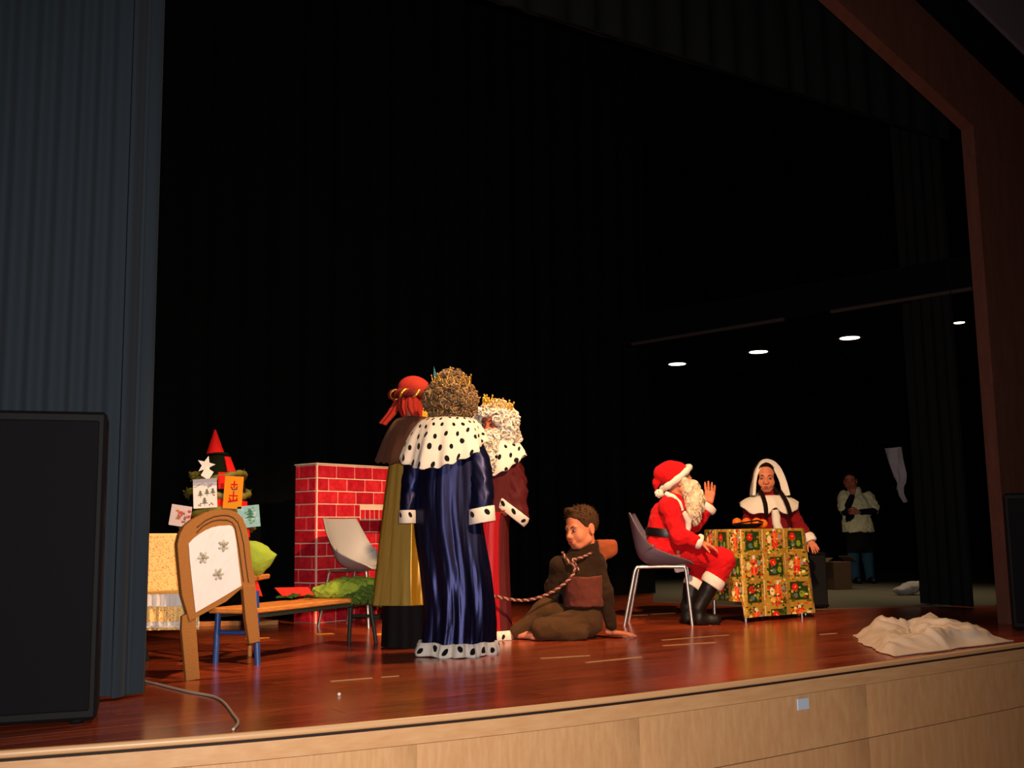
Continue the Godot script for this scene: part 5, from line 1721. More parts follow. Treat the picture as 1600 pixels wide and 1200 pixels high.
	# veil and tail hanging from the turban
	var sheet := func(rows: Array) -> Buf:
		var q := Buf.new()
		var rs := []
		for i in rows.size():
			var a: Vector3 = rows[i][0]
			var e: Vector3 = rows[i][1]
			var bulge: float = rows[i][2]
			var f := PackedVector3Array()
			var r := PackedVector3Array()
			for j in 11:
				var t := j / 10.0
				var p := a.lerp(e, t) + Vector3(0, 0, bulge * sin(PI * t) + 0.006 * sin(t * 14.0))
				f.append(p)
				r.append(p - Vector3(0, 0, 0.006))
			r.reverse()
			f.append_array(r)
			rs.append(f)
		loft(q, rs, true, true, true)
		return q
	part(o, "veil", sheet.call([[P.call(624, 628, 0.06), P.call(641, 628, 0.11), 0.02], [P.call(623, 645, 0.06), P.call(639, 645, 0.115), 0.02], [P.call(630, 660, 0.07), P.call(640, 658, 0.11), 0.01]]), M.turbanred)
	part(o, "veil", sheet.call([[P.call(640, 628, 0.112), P.call(664, 628, 0.06), 0.03], [P.call(640, 645, 0.115), P.call(664, 645, 0.07), 0.03], [P.call(646, 659, 0.11), P.call(662, 661, 0.075), 0.02]]), M.turbanred)
	part(o, "turban_tail", sheet.call([[P.call(617, 632, 0.02), P.call(630, 637, 0.05), 0.01], [P.call(605, 652, 0.03), P.call(621, 655, 0.06), 0.012], [P.call(593, 667, 0.03), P.call(606, 672, 0.06), 0.01]]), M.turbanred)
	part(o, "yellow_scarf", sheet.call([[P.call(663, 638, 0.06), P.call(674, 644, 0.02), 0.01], [P.call(662, 652, 0.07), P.call(675, 655, 0.03), 0.01], [P.call(661, 664, 0.075), P.call(676, 662, 0.03), 0.01]]), M.yellowsatin)
	b = Buf.new()
	prism(b, PackedVector2Array([Vector2(0.178, 1.53), Vector2(0.192, 1.53), Vector2(0.205, 1.60), Vector2(0.192, 1.66), Vector2(0.176, 1.71), Vector2(0.174, 1.65), Vector2(0.178, 1.59)]), Transform3D(Basis(), Vector3(0, 0, 0.012)), 0.008, 0.002)
	part(o, "feather", b, M.teal)

func king_in_red():
	var o := thing("person", "person in a dark red velvet robe with curly white wig and beard, facing left", "person", Vector3(-0.087, 0, -7.117))
	var P := func(x: float, y: float, z := 0.0) -> Vector3: return Vector3((x - 785.0) / 239.0, (998.0 - y) / 239.0, z)
	var X := func(x: float) -> float: return (x - 785.0) / 239.0
	var Y := func(y: float) -> float: return (998.0 - y) / 239.0
	var fdir := Vector3(-0.50, -0.08, 0.86).normalized()
	var hd := look(P.call(776, 668, 0.0), fdir, 0.0, 1.02)
	var J := standing_joints(P, X.call(766), 0.10, 1.25, 0.0)
	for q in [["hl", -0.05], ["kl", -0.05], ["al", -0.05], ["hr", 0.05], ["kr", 0.05], ["ar", 0.05]]: J[q[0]].x = X.call(766) + q[1] * 0.8
	J.sl = P.call(748, 722, 0.06); J.el = P.call(742, 770, 0.12); J.wl = P.call(758, 800, 0.2)
	J.sr = P.call(806, 724, -0.03); J.er = P.call(810, 772, 0.0); J.wr = P.call(800, 796, 0.06)
	J.fl = Vector3(-0.06, -0.03, 0.11); J.fr = Vector3(-0.06, -0.03, 0.11)
	human(o, J, hd, [[frame(J.wl, Vector3(-0.5, -0.6, 0.6), Vector3(1, 0, 0), 0.8), [1.2, 1.2, 1.2, 1.2], 0.4, 1.0], [frame(J.wr, Vector3(-0.3, -0.6, 0.5), Vector3(-1, 0, 0), 0.7), [0.8, 0.8, 0.8, 0.8], 0.3, -1.0]], M.skindark, 0.006, 0.8)
	face(o, hd, M.hairdark, 0.9)
	var fold := func(t: float, y: float) -> float:
		return lerpf(0.07, 0.02, clampf(y / 1.0, 0, 1)) * (0.6 * sin(5.0 * t + 1.5) + 0.4 * sin(9.0 * t + 1.0 * y) + 0.2 * sin(15.0 * t - 2.0 * y) + 0.5 * noise.get_noise_2d(t * 300.0, y * 120.0))
	var rr := []
	for q in [[988, 766, 34, 0.15], [980, 766, 33, 0.148], [900, 766, 31, 0.14], [830, 768, 29, 0.13], [780, 775, 33, 0.125], [740, 781, 33, 0.115], [715, 783, 28, 0.095], [695, 782, 14, 0.06]]: rr.append([Y.call(q[0]), X.call(q[1]), q[2] / 239.0, q[3], 0.0])
	var b := Buf.new()
	loft(b, robe_rings(rr, 120, 6, 0.0, TAU, fold), true, false, true)
	var robe := part(o, "robe", b, M.winevelvet)
	b = Buf.new()
	var pr := rr.slice(0, 4)
	pr.append([Y.call(806), X.call(771), 31.0 / 239.0, 0.128, 0.0])
	var open := robe_rings(pr, 20, 6, -0.55, 0.52, fold, 0.007)
	var back := robe_rings(pr, 20, 6, -0.55, 0.52, fold, 0.001)
	for i in open.size():
		back[i].reverse()
		open[i].append_array(back[i])
	loft(b, open, true, true, true)
	part(robe, "front_panel", b, M.redsatin, "brighter red front panel")
	b = Buf.new()
	var hr := []
	for w in [[0.058, X.call(766.5), 34.0 / 239.0, 0.152, 0.0], [0.03, X.call(767), 35.0 / 239.0, 0.158, 0.0], [0.002, X.call(767), 35.5 / 239.0, 0.16, 0.0]]: hr.append(robe_ring(w, 120, 0.0, TAU, fold, 0.009))
	band(b, hr, 0.012, 3.5, 0.22)
	part(o, "fur_hem", b, M.ermine)
	b = Buf.new()
	sleeve(b, [[P.call(800, 722, -0.02), Vector3(0.07, -0.02, 0), Vector3(0, 0, 0.08)], [P.call(806, 752, 0.0), Vector3(0.085, -0.03, 0), Vector3(0, 0, 0.085)], [P.call(803, 782, 0.02), Vector3(0.10, -0.055, 0), Vector3(0, 0, 0.085)], [P.call(800, 800, 0.03), Vector3(0.112, -0.085, 0), Vector3(0, 0, 0.08)]], 0.02)
	part(robe, "sleeve", b, M.winevelvet)
	b = Buf.new()
	sleeve(b, [[P.call(752, 722, 0.05), Vector3(0.06, 0, 0), Vector3(0, 0, 0.07)], [P.call(744, 755, 0.1), Vector3(0.07, 0, 0), Vector3(0, 0, 0.075)], [P.call(748, 785, 0.15), Vector3(0.07, 0, 0), Vector3(0, 0, 0.07)]], 0.01)
	part(robe, "sleeve", b, M.winevelvet)
	b = Buf.new()
	var dn := Vector3(-0.55, -0.83, 0).normalized() * 0.060
	var cc: Vector3 = P.call(801, 795, 0.035)
	band(b, [ring(cc, Vector3(0.119, -0.090, 0), Vector3(0, 0, 0.088), 40), ring(cc + dn * 0.5, Vector3(0.124, -0.094, 0), Vector3(0, 0, 0.09), 40), ring(cc + dn, Vector3(0.120, -0.092, 0.0), Vector3(0, 0, 0.088), 40)], 0.012, 2.2, 0.25)
	part(robe, "fur_cuff", b, M.ermine)
	b = Buf.new()
	shoulder_cape(b, P.call(782, 692), Vector2(0.08, 0.08), 0.19, 0.165, func(a: float) -> float: return Y.call(718.0 + 33.0 * clampf(cos(a + 0.45), 0.0, 1.0)), 7.0, 0.05, 3.6, 0.9, 1.5)
	part(o, "fur_cape", b, M.ermine)
	rng.seed = 91
	b = Buf.new()
	b.tint = Color(0.66, 0.58, 0.48)
	var wc: Vector3 = P.call(783, 668, -0.04)
	ball(b, wc + Vector3(0.01, 0.0, -0.02), Vector3(0.105, 0.12, 0.09), 24, 16)
	var cols := [Color(0.70, 0.62, 0.53), Color(0.60, 0.51, 0.42), Color(0.76, 0.70, 0.63), Color(0.50, 0.42, 0.33)]
	var fc: Vector3 = hd * Vector3(0, -0.005, 0.085)
	var yes := func(p: Vector3, _d: Vector3) -> bool:
		var q: Vector3 = hd.affine_inverse() * p
		return not (q.z > 0.02 and absf(q.x) < 0.062 and q.y > -0.045 and q.y < 0.055)
	curls(b, wc + Vector3(0, 0.005, 0.02), Vector3(0.125, 0.135, 0.125), 400, 0.019, 0.0075, cols, yes)
	curls(b, P.call(798, 690, 0.0), Vector3(0.065, 0.085, 0.09), 180, 0.018, 0.0072, cols, yes)
	curls(b, hd * Vector3(0, 0.03, 0.03), Vector3(0.10, 0.09, 0.10), 160, 0.014, 0.006, cols, yes)
	part(o, "wig", b, M.wigbrown)
	b = Buf.new()
	b.tint = Color(0.66, 0.57, 0.47)
	blob(b, Transform3D(Basis(Vector3.BACK, -0.08) * Basis.from_scale(Vector3(0.055, 0.15, 0.03)), P.call(765, 716, 0.135)), 16, 12)
	for k in 5: curls(b, P.call(768 - k * 0.8, 690 + k * 12, 0.125 + 0.01 * k), Vector3(0.062 - k * 0.006, 0.035, 0.034), 70, 0.016, 0.0064, cols, yes)
	part(o, "beard", b, M.wigbrown)
	b = Buf.new()
	var ct := Transform3D(Basis(Vector3.BACK, -0.28), P.call(780, 646, 0.0))
	var pth := []
	for k in 33: pth.append(ct * Vector3(sin(TAU * k / 32.0) * 0.095, 0.0, cos(TAU * k / 32.0) * 0.10))
	tube(b, pth, 0.006, 6, false)
	for k in 26:
		var t := TAU * k / 26.0
		var h := 0.06 + 0.016 * sin(k * 2.4)
		var p0 := ct * Vector3(sin(t) * 0.095, 0.0, cos(t) * 0.10)
		var p1 := ct * Vector3(sin(t + 0.06) * 0.102, h, cos(t + 0.06) * 0.107)
		tube(b, [p0, p1], 0.003, 5)
		ball(b, p1, Vector3.ONE * 0.008, 6, 5)
		for s in [-1.0, 1.0]:
			var q := ct * Vector3(sin(t + 0.16 * s) * 0.101, h * 0.72, cos(t + 0.16 * s) * 0.106)
			tube(b, [p0.lerp(p1, 0.4), q], 0.0026, 5)
			ball(b, q, Vector3.ONE * 0.0075, 6, 5)
	part(o, "crown", b, M.brass)

func boy():
	var o := thing("person", "barefoot child in brown costume sitting on the floor, leaning on one hand", "person", Vector3(0.362, 0, -7.086))
	var P := func(x: float, y: float, z := 0.0) -> Vector3: return Vector3((x - 895.0) / 240.0, (997.0 - y) / 240.0, z)
	var hd := look(P.call(911, 832, 0.04), Vector3(-0.80, -0.10, 0.62), 0.06, 1.16)
	var J := {"pelvis": P.call(910, 968, 0), "chest": P.call(905, 900, 0.01), "neck": P.call(908, 868, 0.01), "sl": P.call(877, 888, 0.05), "sr": P.call(933, 884, -0.02), "el": P.call(866, 920, 0.0), "wl": P.call(862, 958, -0.10), "er": P.call(946, 930, 0.02), "wr": P.call(954, 983, 0.05), "hl": P.call(890, 972, -0.06), "kl": P.call(853, 952, 0.02), "al": P.call(806, 988, 0.04), "hr": P.call(918, 972, 0.05), "kr": P.call(848, 979, 0.17), "ar": P.call(894, 988, 0.15), "fl": P.call(836, 992, 0.07) - P.call(806, 988, 0.04), "fr": Vector3(0.05, -0.01, 0.0)}
	var hr := frame(P.call(955, 988, 0.05), Vector3(0.96, -0.10, 0.22), Vector3(0.0, -1, 0.0), 0.92)
	var hl := frame(P.call(861, 988, -0.14), Vector3(-0.7, -0.1, -0.6), Vector3(0, -1, 0), 0.85)
	var body := human(o, J, hd, [[hr, [0.12, 0.10, 0.10, 0.12], 0.0, 1.0, 0.16], [hl, [0.5, 0.5, 0.5, 0.5], 0.2, -1.0]], M.skin, 0.0042, 0.92)
	face(o, hd, M.hairbrown)
	# toes of the visible foot
	var b := Buf.new()
	for k in 5:
		var a: Vector3 = P.call(833.5 - k * 0.6, 993.0 + 0.2 * k, 0.055 + k * 0.014)
		nets(b, [cap(a, a + Vector3(0.025 - 0.002 * k, -0.004, 0.006), 0.0105 - 0.0007 * k, 0.0095 - 0.0007 * k)], 0.004, 0.004)
	part(body, "toe", b, M.skin)
	# hair
	b = Buf.new()
	nets(b, [ell(Vector3(0, 0.042, -0.018), Vector3(0.083, 0.090, 0.099)), cap(Vector3(-0.03, 0.105, 0.055), Vector3(0.015, 0.108, 0.066), 0.022, 0.016)], 0.005, 0.015, [[Vector3(0, 0.055, 0.062), Vector3(0, -0.62, 0.78)], [Vector3(0, -0.05, 0), Vector3(0, -1, 0)], [Vector3(0.075, 0.0, 0.0), Vector3(0.5, -1.0, 0.5), 0.07], [Vector3(-0.075, 0.0, 0.0), Vector3(-0.5, -1.0, 0.5), 0.07]], hd, 0.005, 70.0)
	rng.seed = 4
	for k in 240:
		var d := Vector3(rng.randf_range(-1, 1), rng.randf_range(0.05, 1), rng.randf_range(-1, 0.75)).normalized()
		var p := Vector3(0, 0.042, -0.018) + d * Vector3(0.081, 0.088, 0.097)
		if (p - Vector3(0, 0.055, 0.062)).dot(Vector3(0, -0.62, 0.78)) > -0.004: continue
		tube(b, [hd * p, hd * (p + d * 0.008 + Vector3(rng.randf_range(-1, 1), rng.randf_range(-0.4, 0.6), 0.5) * 0.012)], [0.0035, 0.0012], 4, false)
	part(o, "hair", b, M.hairbrown)
	# clothes
	b = Buf.new()
	nets(b, [cap(P.call(910, 950, 0), P.call(905, 905, 0.01), 0.115, 0.118), cap(P.call(905, 905, 0.01), P.call(906, 880, 0.01), 0.118, 0.085), cap(J.sl, J.sr, 0.062, 0.062), cap(J.sl, J.el, 0.057, 0.047), cap(J.el, P.call(861, 984, -0.13), 0.047, 0.034), cap(J.sr, J.er, 0.060, 0.048), cap(J.er, P.call(953, 978, 0.05), 0.048, 0.036), cap(P.call(908, 878, 0.01), P.call(912, 862, 0.01), 0.074, 0.070), cap(P.call(919, 880, 0.0), P.call(920, 856, 0.0), 0.080, 0.074)], 0.0075, 0.03, [[P.call(915, 854, 0.0), Vector3(-0.15, 1, 0.1), 0.12]], Transform3D(), 0.009, 34.0)
	part(o, "sweater", b, M.sweater)
	b = Buf.new()
	nets(b, [cap(P.call(914, 955, 0.02), P.call(911, 905, 0.03), 0.128, 0.127)], 0.008, 0.02, [[P.call(910, 904, 0), Vector3(-0.05, 1, 0)], [P.call(910, 949, 0), Vector3(0, -1, 0)], [P.call(884, 930, 0), Vector3(-1, 0, -0.1)]], Transform3D(), 0.010, 30.0)
	part(o, "vest", b, M.vest)
	b = Buf.new()
	nets(b, [cap(P.call(912, 962, 0), P.call(908, 970, 0), 0.105, 0.11), cap(J.hl, J.kl, 0.085, 0.062), cap(J.kl, J.al, 0.060, 0.042), cap(J.hr, J.kr, 0.095, 0.066), cap(J.kr, P.call(904, 988, 0.15), 0.064, 0.050)], 0.009, 0.03, [[Vector3(0, 0.003, 0), Vector3.DOWN], [P.call(802, 989, 0.04), Vector3(-1, -0.6, 0), 0.06]], Transform3D(), 0.009, 32.0)
	part(o, "trousers", b, M.trousers)
	b = Buf.new()
	nets(b, [cap(P.call(930, 855, -0.05), P.call(962, 856, -0.09), 0.022, 0.030), cap(P.call(936, 862, -0.05), P.call(962, 866, -0.09), 0.03, 0.032), cap(P.call(938, 876, -0.05), P.call(954, 872, -0.08), 0.030, 0.03), cap(P.call(936, 890, -0.04), P.call(944, 885, -0.06), 0.02, 0.022)], 0.007, 0.03, [], Transform3D(), 0.005, 30.0)
	part(o, "costume_flap", b, M.flap)

func rope():
	var o := thing("rope", "red and cream twisted rope running from the red robe to the sitting child", "rope", Vector3(0.362, 0, -7.086))
	var P := func(x: float, y: float, z := 0.0) -> Vector3: return Vector3((x - 895.0) / 240.0, (997.0 - y) / 240.0, z)
	var twist := func(ctrl: Array, rad: float, nm: String):
		var pth := []
		for i in ctrl.size() - 1:
			for k in 12: pth.append(ctrl[i].cubic_interpolate(ctrl[i + 1], ctrl[maxi(i - 1, 0)], ctrl[mini(i + 2, ctrl.size() - 1)], k / 12.0))
		pth.append(ctrl[ctrl.size() - 1])
		# even steps
		var even := [pth[0]]
		var acc := 0.0
		for i in range(1, pth.size()):
			var a: Vector3 = pth[i - 1]
			var e: Vector3 = pth[i]
			var l := a.distance_to(e)
			while acc + 0.006 <= l:
				acc += 0.006
				even.append(a.lerp(e, acc / l))
			acc -= l
		for s in 2:
			var strand := []
			for i in even.size():
				var d: Vector3 = (even[mini(i + 1, even.size() - 1)] - even[maxi(i - 1, 0)]).normalized()
				var sx := Vector3.UP.cross(d)
				if sx.length() < 0.2: sx = Vector3.RIGHT.cross(d)
				sx = sx.normalized()
				var sy := d.cross(sx)
				var t := i * 0.006 / 0.042 * TAU + PI * s
				strand.append(even[i] + (sx * cos(t) + sy * sin(t)) * rad * 0.62)
			var b := Buf.new()
			tube(b, strand, rad * 0.78, 6)
			part(o, nm, b, [M.ropered, M.ropecream][s])
	twist.call([P.call(760, 920, 0.16), P.call(772, 927, 0.19), P.call(795, 934, 0.18), P.call(825, 936.5, 0.17), P.call(855, 929, 0.17), P.call(878, 916, 0.17), P.call(893, 903, 0.165), P.call(899, 890, 0.155), P.call(896, 878, 0.15)], 0.0078, "strand")
	twist.call([P.call(881, 866, 0.10), P.call(886, 876, 0.135), P.call(893, 884, 0.15), P.call(901, 889, 0.155), P.call(904, 895, 0.152)], 0.007, "neck_strand")
	twist.call([P.call(926, 868, 0.075), P.call(915, 873, 0.125), P.call(904, 876, 0.148), P.call(896, 878, 0.152), P.call(900, 886, 0.158)], 0.007, "neck_strand")

func santa():
	var o := thing("person", "person in red suit, white beard and red pointed hat sitting on the grey chair", "person", Vector3(1.077, 0, -7.99))
	var P := func(x: float, y: float, z := 0.0) -> Vector3: return Vector3((x - 1040.0) / 213.0, (976.0 - y) / 213.0, z)
	var hd := look(P.call(1068, 757, 0.0), Vector3(1.0, 0.02, -0.12), 0.0, 1.05)
	var J := {"pelvis": P.call(1043, 856, 0), "chest": P.call(1050, 815, 0), "neck": P.call(1060, 782, 0), "sl": P.call(1048, 798, 0.13), "sr": P.call(1066, 798, -0.13), "el": P.call(1060, 842, 0.19), "wl": P.call(1090, 850, 0.21), "er": P.call(1092, 826, -0.14), "wr": P.call(1117, 795, -0.12), "hl": P.call(1050, 862, 0.07), "kl": P.call(1128, 880, 0.11), "al": P.call(1086, 956, 0.10), "hr": P.call(1050, 862, -0.07), "kr": P.call(1112, 884, -0.10), "ar": P.call(1076, 950, -0.04), "fl": Vector3(0.085, -0.085, 0.0), "fr": Vector3(0.065, -0.085, 0.0)}
	var h1 := frame(J.wl, Vector3(1, -0.42, 0.02), Vector3(-0.1, -1, -0.15), 0.92)
	var h2 := frame(P.call(1119, 791, -0.12), Vector3(0.10, 1, 0.0), Vector3(-0.35, 0.0, 0.9), 0.98)
	human(o, J, hd, [[h1, [0.30, 0.26, 0.24, 0.22], 0.1, -1.0, 0.05], [h2, [0.30, 0.16, 0.10, 0.05], -0.1, -1.0, 0.14]], M.skin, 0.0045, 0.95)
	face(o, hd, M.white)
	# jacket
	var b := Buf.new()
	nets(b, [cap(P.call(1042, 862, 0), P.call(1049, 818, 0), 0.135, 0.135), cap(P.call(1049, 818, 0), P.call(1056, 794, 0), 0.13, 0.09), cap(J.sl, J.sr, 0.070, 0.070), cap(J.sl, J.el, 0.068, 0.060), cap(J.el, P.call(1086, 849, 0.21), 0.058, 0.046), cap(J.sr, J.er, 0.068, 0.060), cap(J.er, P.call(1116, 799, -0.12), 0.058, 0.052), cap(P.call(1057, 792, 0), P.call(1060, 780, 0), 0.075, 0.062), ell(P.call(1042, 860, 0), Vector3(0.14, 0.055, 0.13))], 0.009, 0.03, [[P.call(1061, 776, 0), Vector3(0.45, 1, 0), 0.12], [P.call(1040, 873, 0), Vector3(0.2, -1, 0), 0.3]], Transform3D(), 0.015, 30.0)
	var jk := part(o, "jacket", b, M.santared)
	b = Buf.new()
	var bd := []
	for k in 33: bd.append(P.call(1046, 838, 0) + Vector3(sin(TAU * k / 32.0) * 0.150, -0.02 * sin(TAU * k / 32.0), cos(TAU * k / 32.0) * 0.146))
	var rows := []
	for y in [-0.03, 0.03]:
		var r := PackedVector3Array()
		for k in 32: r.append(bd[k] + Vector3(0, y, 0))
		rows.append(r)
	band(b, rows, 0.012, 1.0, 1.0)
	var belt := part(jk, "belt", b, M.beltblack)
	b = Buf.new()
	tube(b, [P.call(1079, 832, 0.05), P.call(1081, 832, 0.0), P.call(1081, 845, 0.0), P.call(1079, 845, 0.05), P.call(1079, 832, 0.05)], 0.006, 6)
	part(jk, "buckle", b, M.brass)
	b = Buf.new()
	for pt in [[P.call(1046, 776, 0.05), P.call(1056, 783, 0.085), P.call(1064, 792, 0.10), P.call(1069, 803, 0.09)], [P.call(1071, 806, 0.09), P.call(1078, 818, 0.07), P.call(1079, 828, 0.05), P.call(1075, 840, 0.07)]]:
		tube(b, pt, [0.018, 0.024, 0.022, 0.014], 10)
	part(jk, "fur_trim", b, M.white)
	var pth := []
	for q in [[P.call(1085, 849, 0.21), P.call(1093, 852, 0.21), 0.052], [P.call(1113, 803, -0.12), P.call(1120, 794, -0.12), 0.062]]:
		b = Buf.new()
		tube(b, [q[0], q[0].lerp(q[1], 0.1), q[0].lerp(q[1], 0.5), q[0].lerp(q[1], 0.9), q[1]], [q[2] * 0.85, q[2], q[2] * 1.08, q[2], q[2] * 0.85], 14)
		part(jk, "fur_cuff", b, M.white)
	# trousers and boots
	b = Buf.new()
	nets(b, [cap(P.call(1045, 862, 0.05), P.call(1045, 862, -0.05), 0.09, 0.09), cap(J.hl + Vector3(-0.02, 0.03, -0.02), J.kl, 0.084, 0.082), cap(J.kl, P.call(1115, 905, 0.11), 0.080, 0.072), cap(J.hr + Vector3(-0.02, 0.03, 0.02), J.kr, 0.084, 0.080), cap(J.kr, P.call(1090, 914, -0.08), 0.078, 0.068)], 0.009, 0.03, [], Transform3D(), 0.015, 30.0)
	part(o, "trousers", b, M.santared)
	for q in [[P.call(1116, 904, 0.11), P.call(1107, 917, 0.11), 0.083], [P.call(1093, 911, -0.08), P.call(1085, 922, -0.07), 0.080]]:
		b = Buf.new()
		tube(b, [q[0], q[0].lerp(q[1], 0.1), q[0].lerp(q[1], 0.5), q[0].lerp(q[1], 0.9), q[1]], [q[2] * 0.9, q[2], q[2] * 1.05, q[2], q[2] * 0.9], 16)
		part(o, "fur_cuff", b, M.white)
	for q in [[P.call(1107, 916, 0.11), P.call(1088, 950, 0.10), J.fl], [P.call(1085, 921, -0.07), P.call(1076, 950, -0.04), J.fr]]:
		b = Buf.new()
		var heel: Vector3 = q[1]
		var toe: Vector3 = q[1] + q[2] + Vector3(0.035, 0, 0)
		nets(b, [cap(q[0], heel, 0.062, 0.046), cap(heel, Vector3(heel.x, 0.045, heel.z), 0.046, 0.044), cap(Vector3(heel.x, 0.042, heel.z), Vector3(toe.x, 0.036, toe.z), 0.044, 0.038)], 0.008, 0.025, [[Vector3(0, 0.001, 0), Vector3.DOWN]], Transform3D(), 0.005, 30.0)
		part(o, "boot", b, M.bootblack)
	b = Buf.new()
	nets(b, [cap(P.call(1056, 887, 0.02), P.call(1071, 888, 0.02), 0.018, 0.016), cap(P.call(1060, 894, 0.02), P.call(1070, 893, 0.02), 0.018, 0.014)], 0.006, 0.02, [], Transform3D(), 0.006, 40.0)
	part(jk, "fur_trim", b, M.white)
	# beard and moustache
	rng.seed = 19
	b = Buf.new()
	var lobes := [ell(P.call(1083, 770, 0.02), Vector3(0.075, 0.075, 0.075)), ell(P.call(1090, 786, 0.03), Vector3(0.075, 0.09, 0.075)), ell(P.call(1088, 802, 0.03), Vector3(0.055, 0.08, 0.06)), cap(P.call(1073, 757, 0.085), P.call(1080, 772, 0.075), 0.026, 0.035), cap(P.call(1073, 757, -0.085), P.call(1080, 772, -0.075), 0.026, 0.035), cap(P.call(1086, 762, 0.03), P.call(1098, 765, 0.0), 0.022, 0.018)]
	nets(b, lobes, 0.0065, 0.02, [], Transform3D(), 0.012, 55.0)
	b.tint = Color(1, 1, 1)
	for k in 460:
		var e = lobes[rng.randi() % 3]
		var d := Vector3(rng.randfn(), rng.randfn(), rng.randfn()).normalized()
		if d.x < -0.55: continue
		var a: Vector3 = e[1] + d * e[2] * 0.98
		var pts := []
		for i in 4: pts.append(a + d * 0.006 * i * 0.6 + Vector3(0.004 * sin(i * 2.0 + k), -0.011 * i, 0.004 * cos(i * 2.2 + k)))
		b.tint = Color(1, 1, 1).darkened(rng.randf() * 0.15)
		tube(b, pts, [0.0035, 0.0045, 0.0035, 0.0012], 5, false)
	part(o, "beard", b, mat(Color(0.86, 0.78, 0.66), 0.85, 0.3, {"vertex_color_use_as_albedo": true}))
	# hat
	b = Buf.new()
	nets(b, [ell(Vector3(0, 0.045, -0.03), Vector3(0.096, 0.093, 0.112)), cap(Vector3(0.0, 0.085, -0.06), Vector3(0, 0.065, -0.125), 0.055, 0.042), cap(Vector3(0.01, 0.065, -0.125), Vector3(0.02, -0.01, -0.158), 0.040, 0.018), cap(Vector3(0.02, -0.01, -0.158), Vector3(0.03, -0.055, -0.158), 0.018, 0.009)], 0.006, 0.03, [[Vector3(0, 0.015, -0.01), Vector3(0, -0.75, 0.62), 0.125]], hd, 0.006, 32.0)
	var hat := part(o, "hat", b, M.santared)
	b = Buf.new()
	pth = []
	for k in 33:
		var t := TAU * k / 32.0
		pth.append(hd * Vector3(sin(t) * 0.092, 0.022 + 0.072 * cos(t), -0.018 + cos(t) * 0.096))
	var rr := []
	for k in 33: rr.append(0.024 + 0.003 * sin(k * 1.7))
	tube(b, pth, rr, 10, false)
	part(hat, "fur_brim", b, M.white)
	b = Buf.new()
	ball(b, P.call(1036.5, 776, 0.03), Vector3.ONE * 0.030, 16, 10)
	for k in 60:
		var d := Vector3(rng.randfn(), rng.randfn(), rng.randfn()).normalized()
		tube(b, [P.call(1036.5, 776, 0.03) + d * 0.027, P.call(1036.5, 776, 0.03) + d * 0.036], [0.004, 0.002], 4, false)
	part(hat, "pompom", b, M.white)

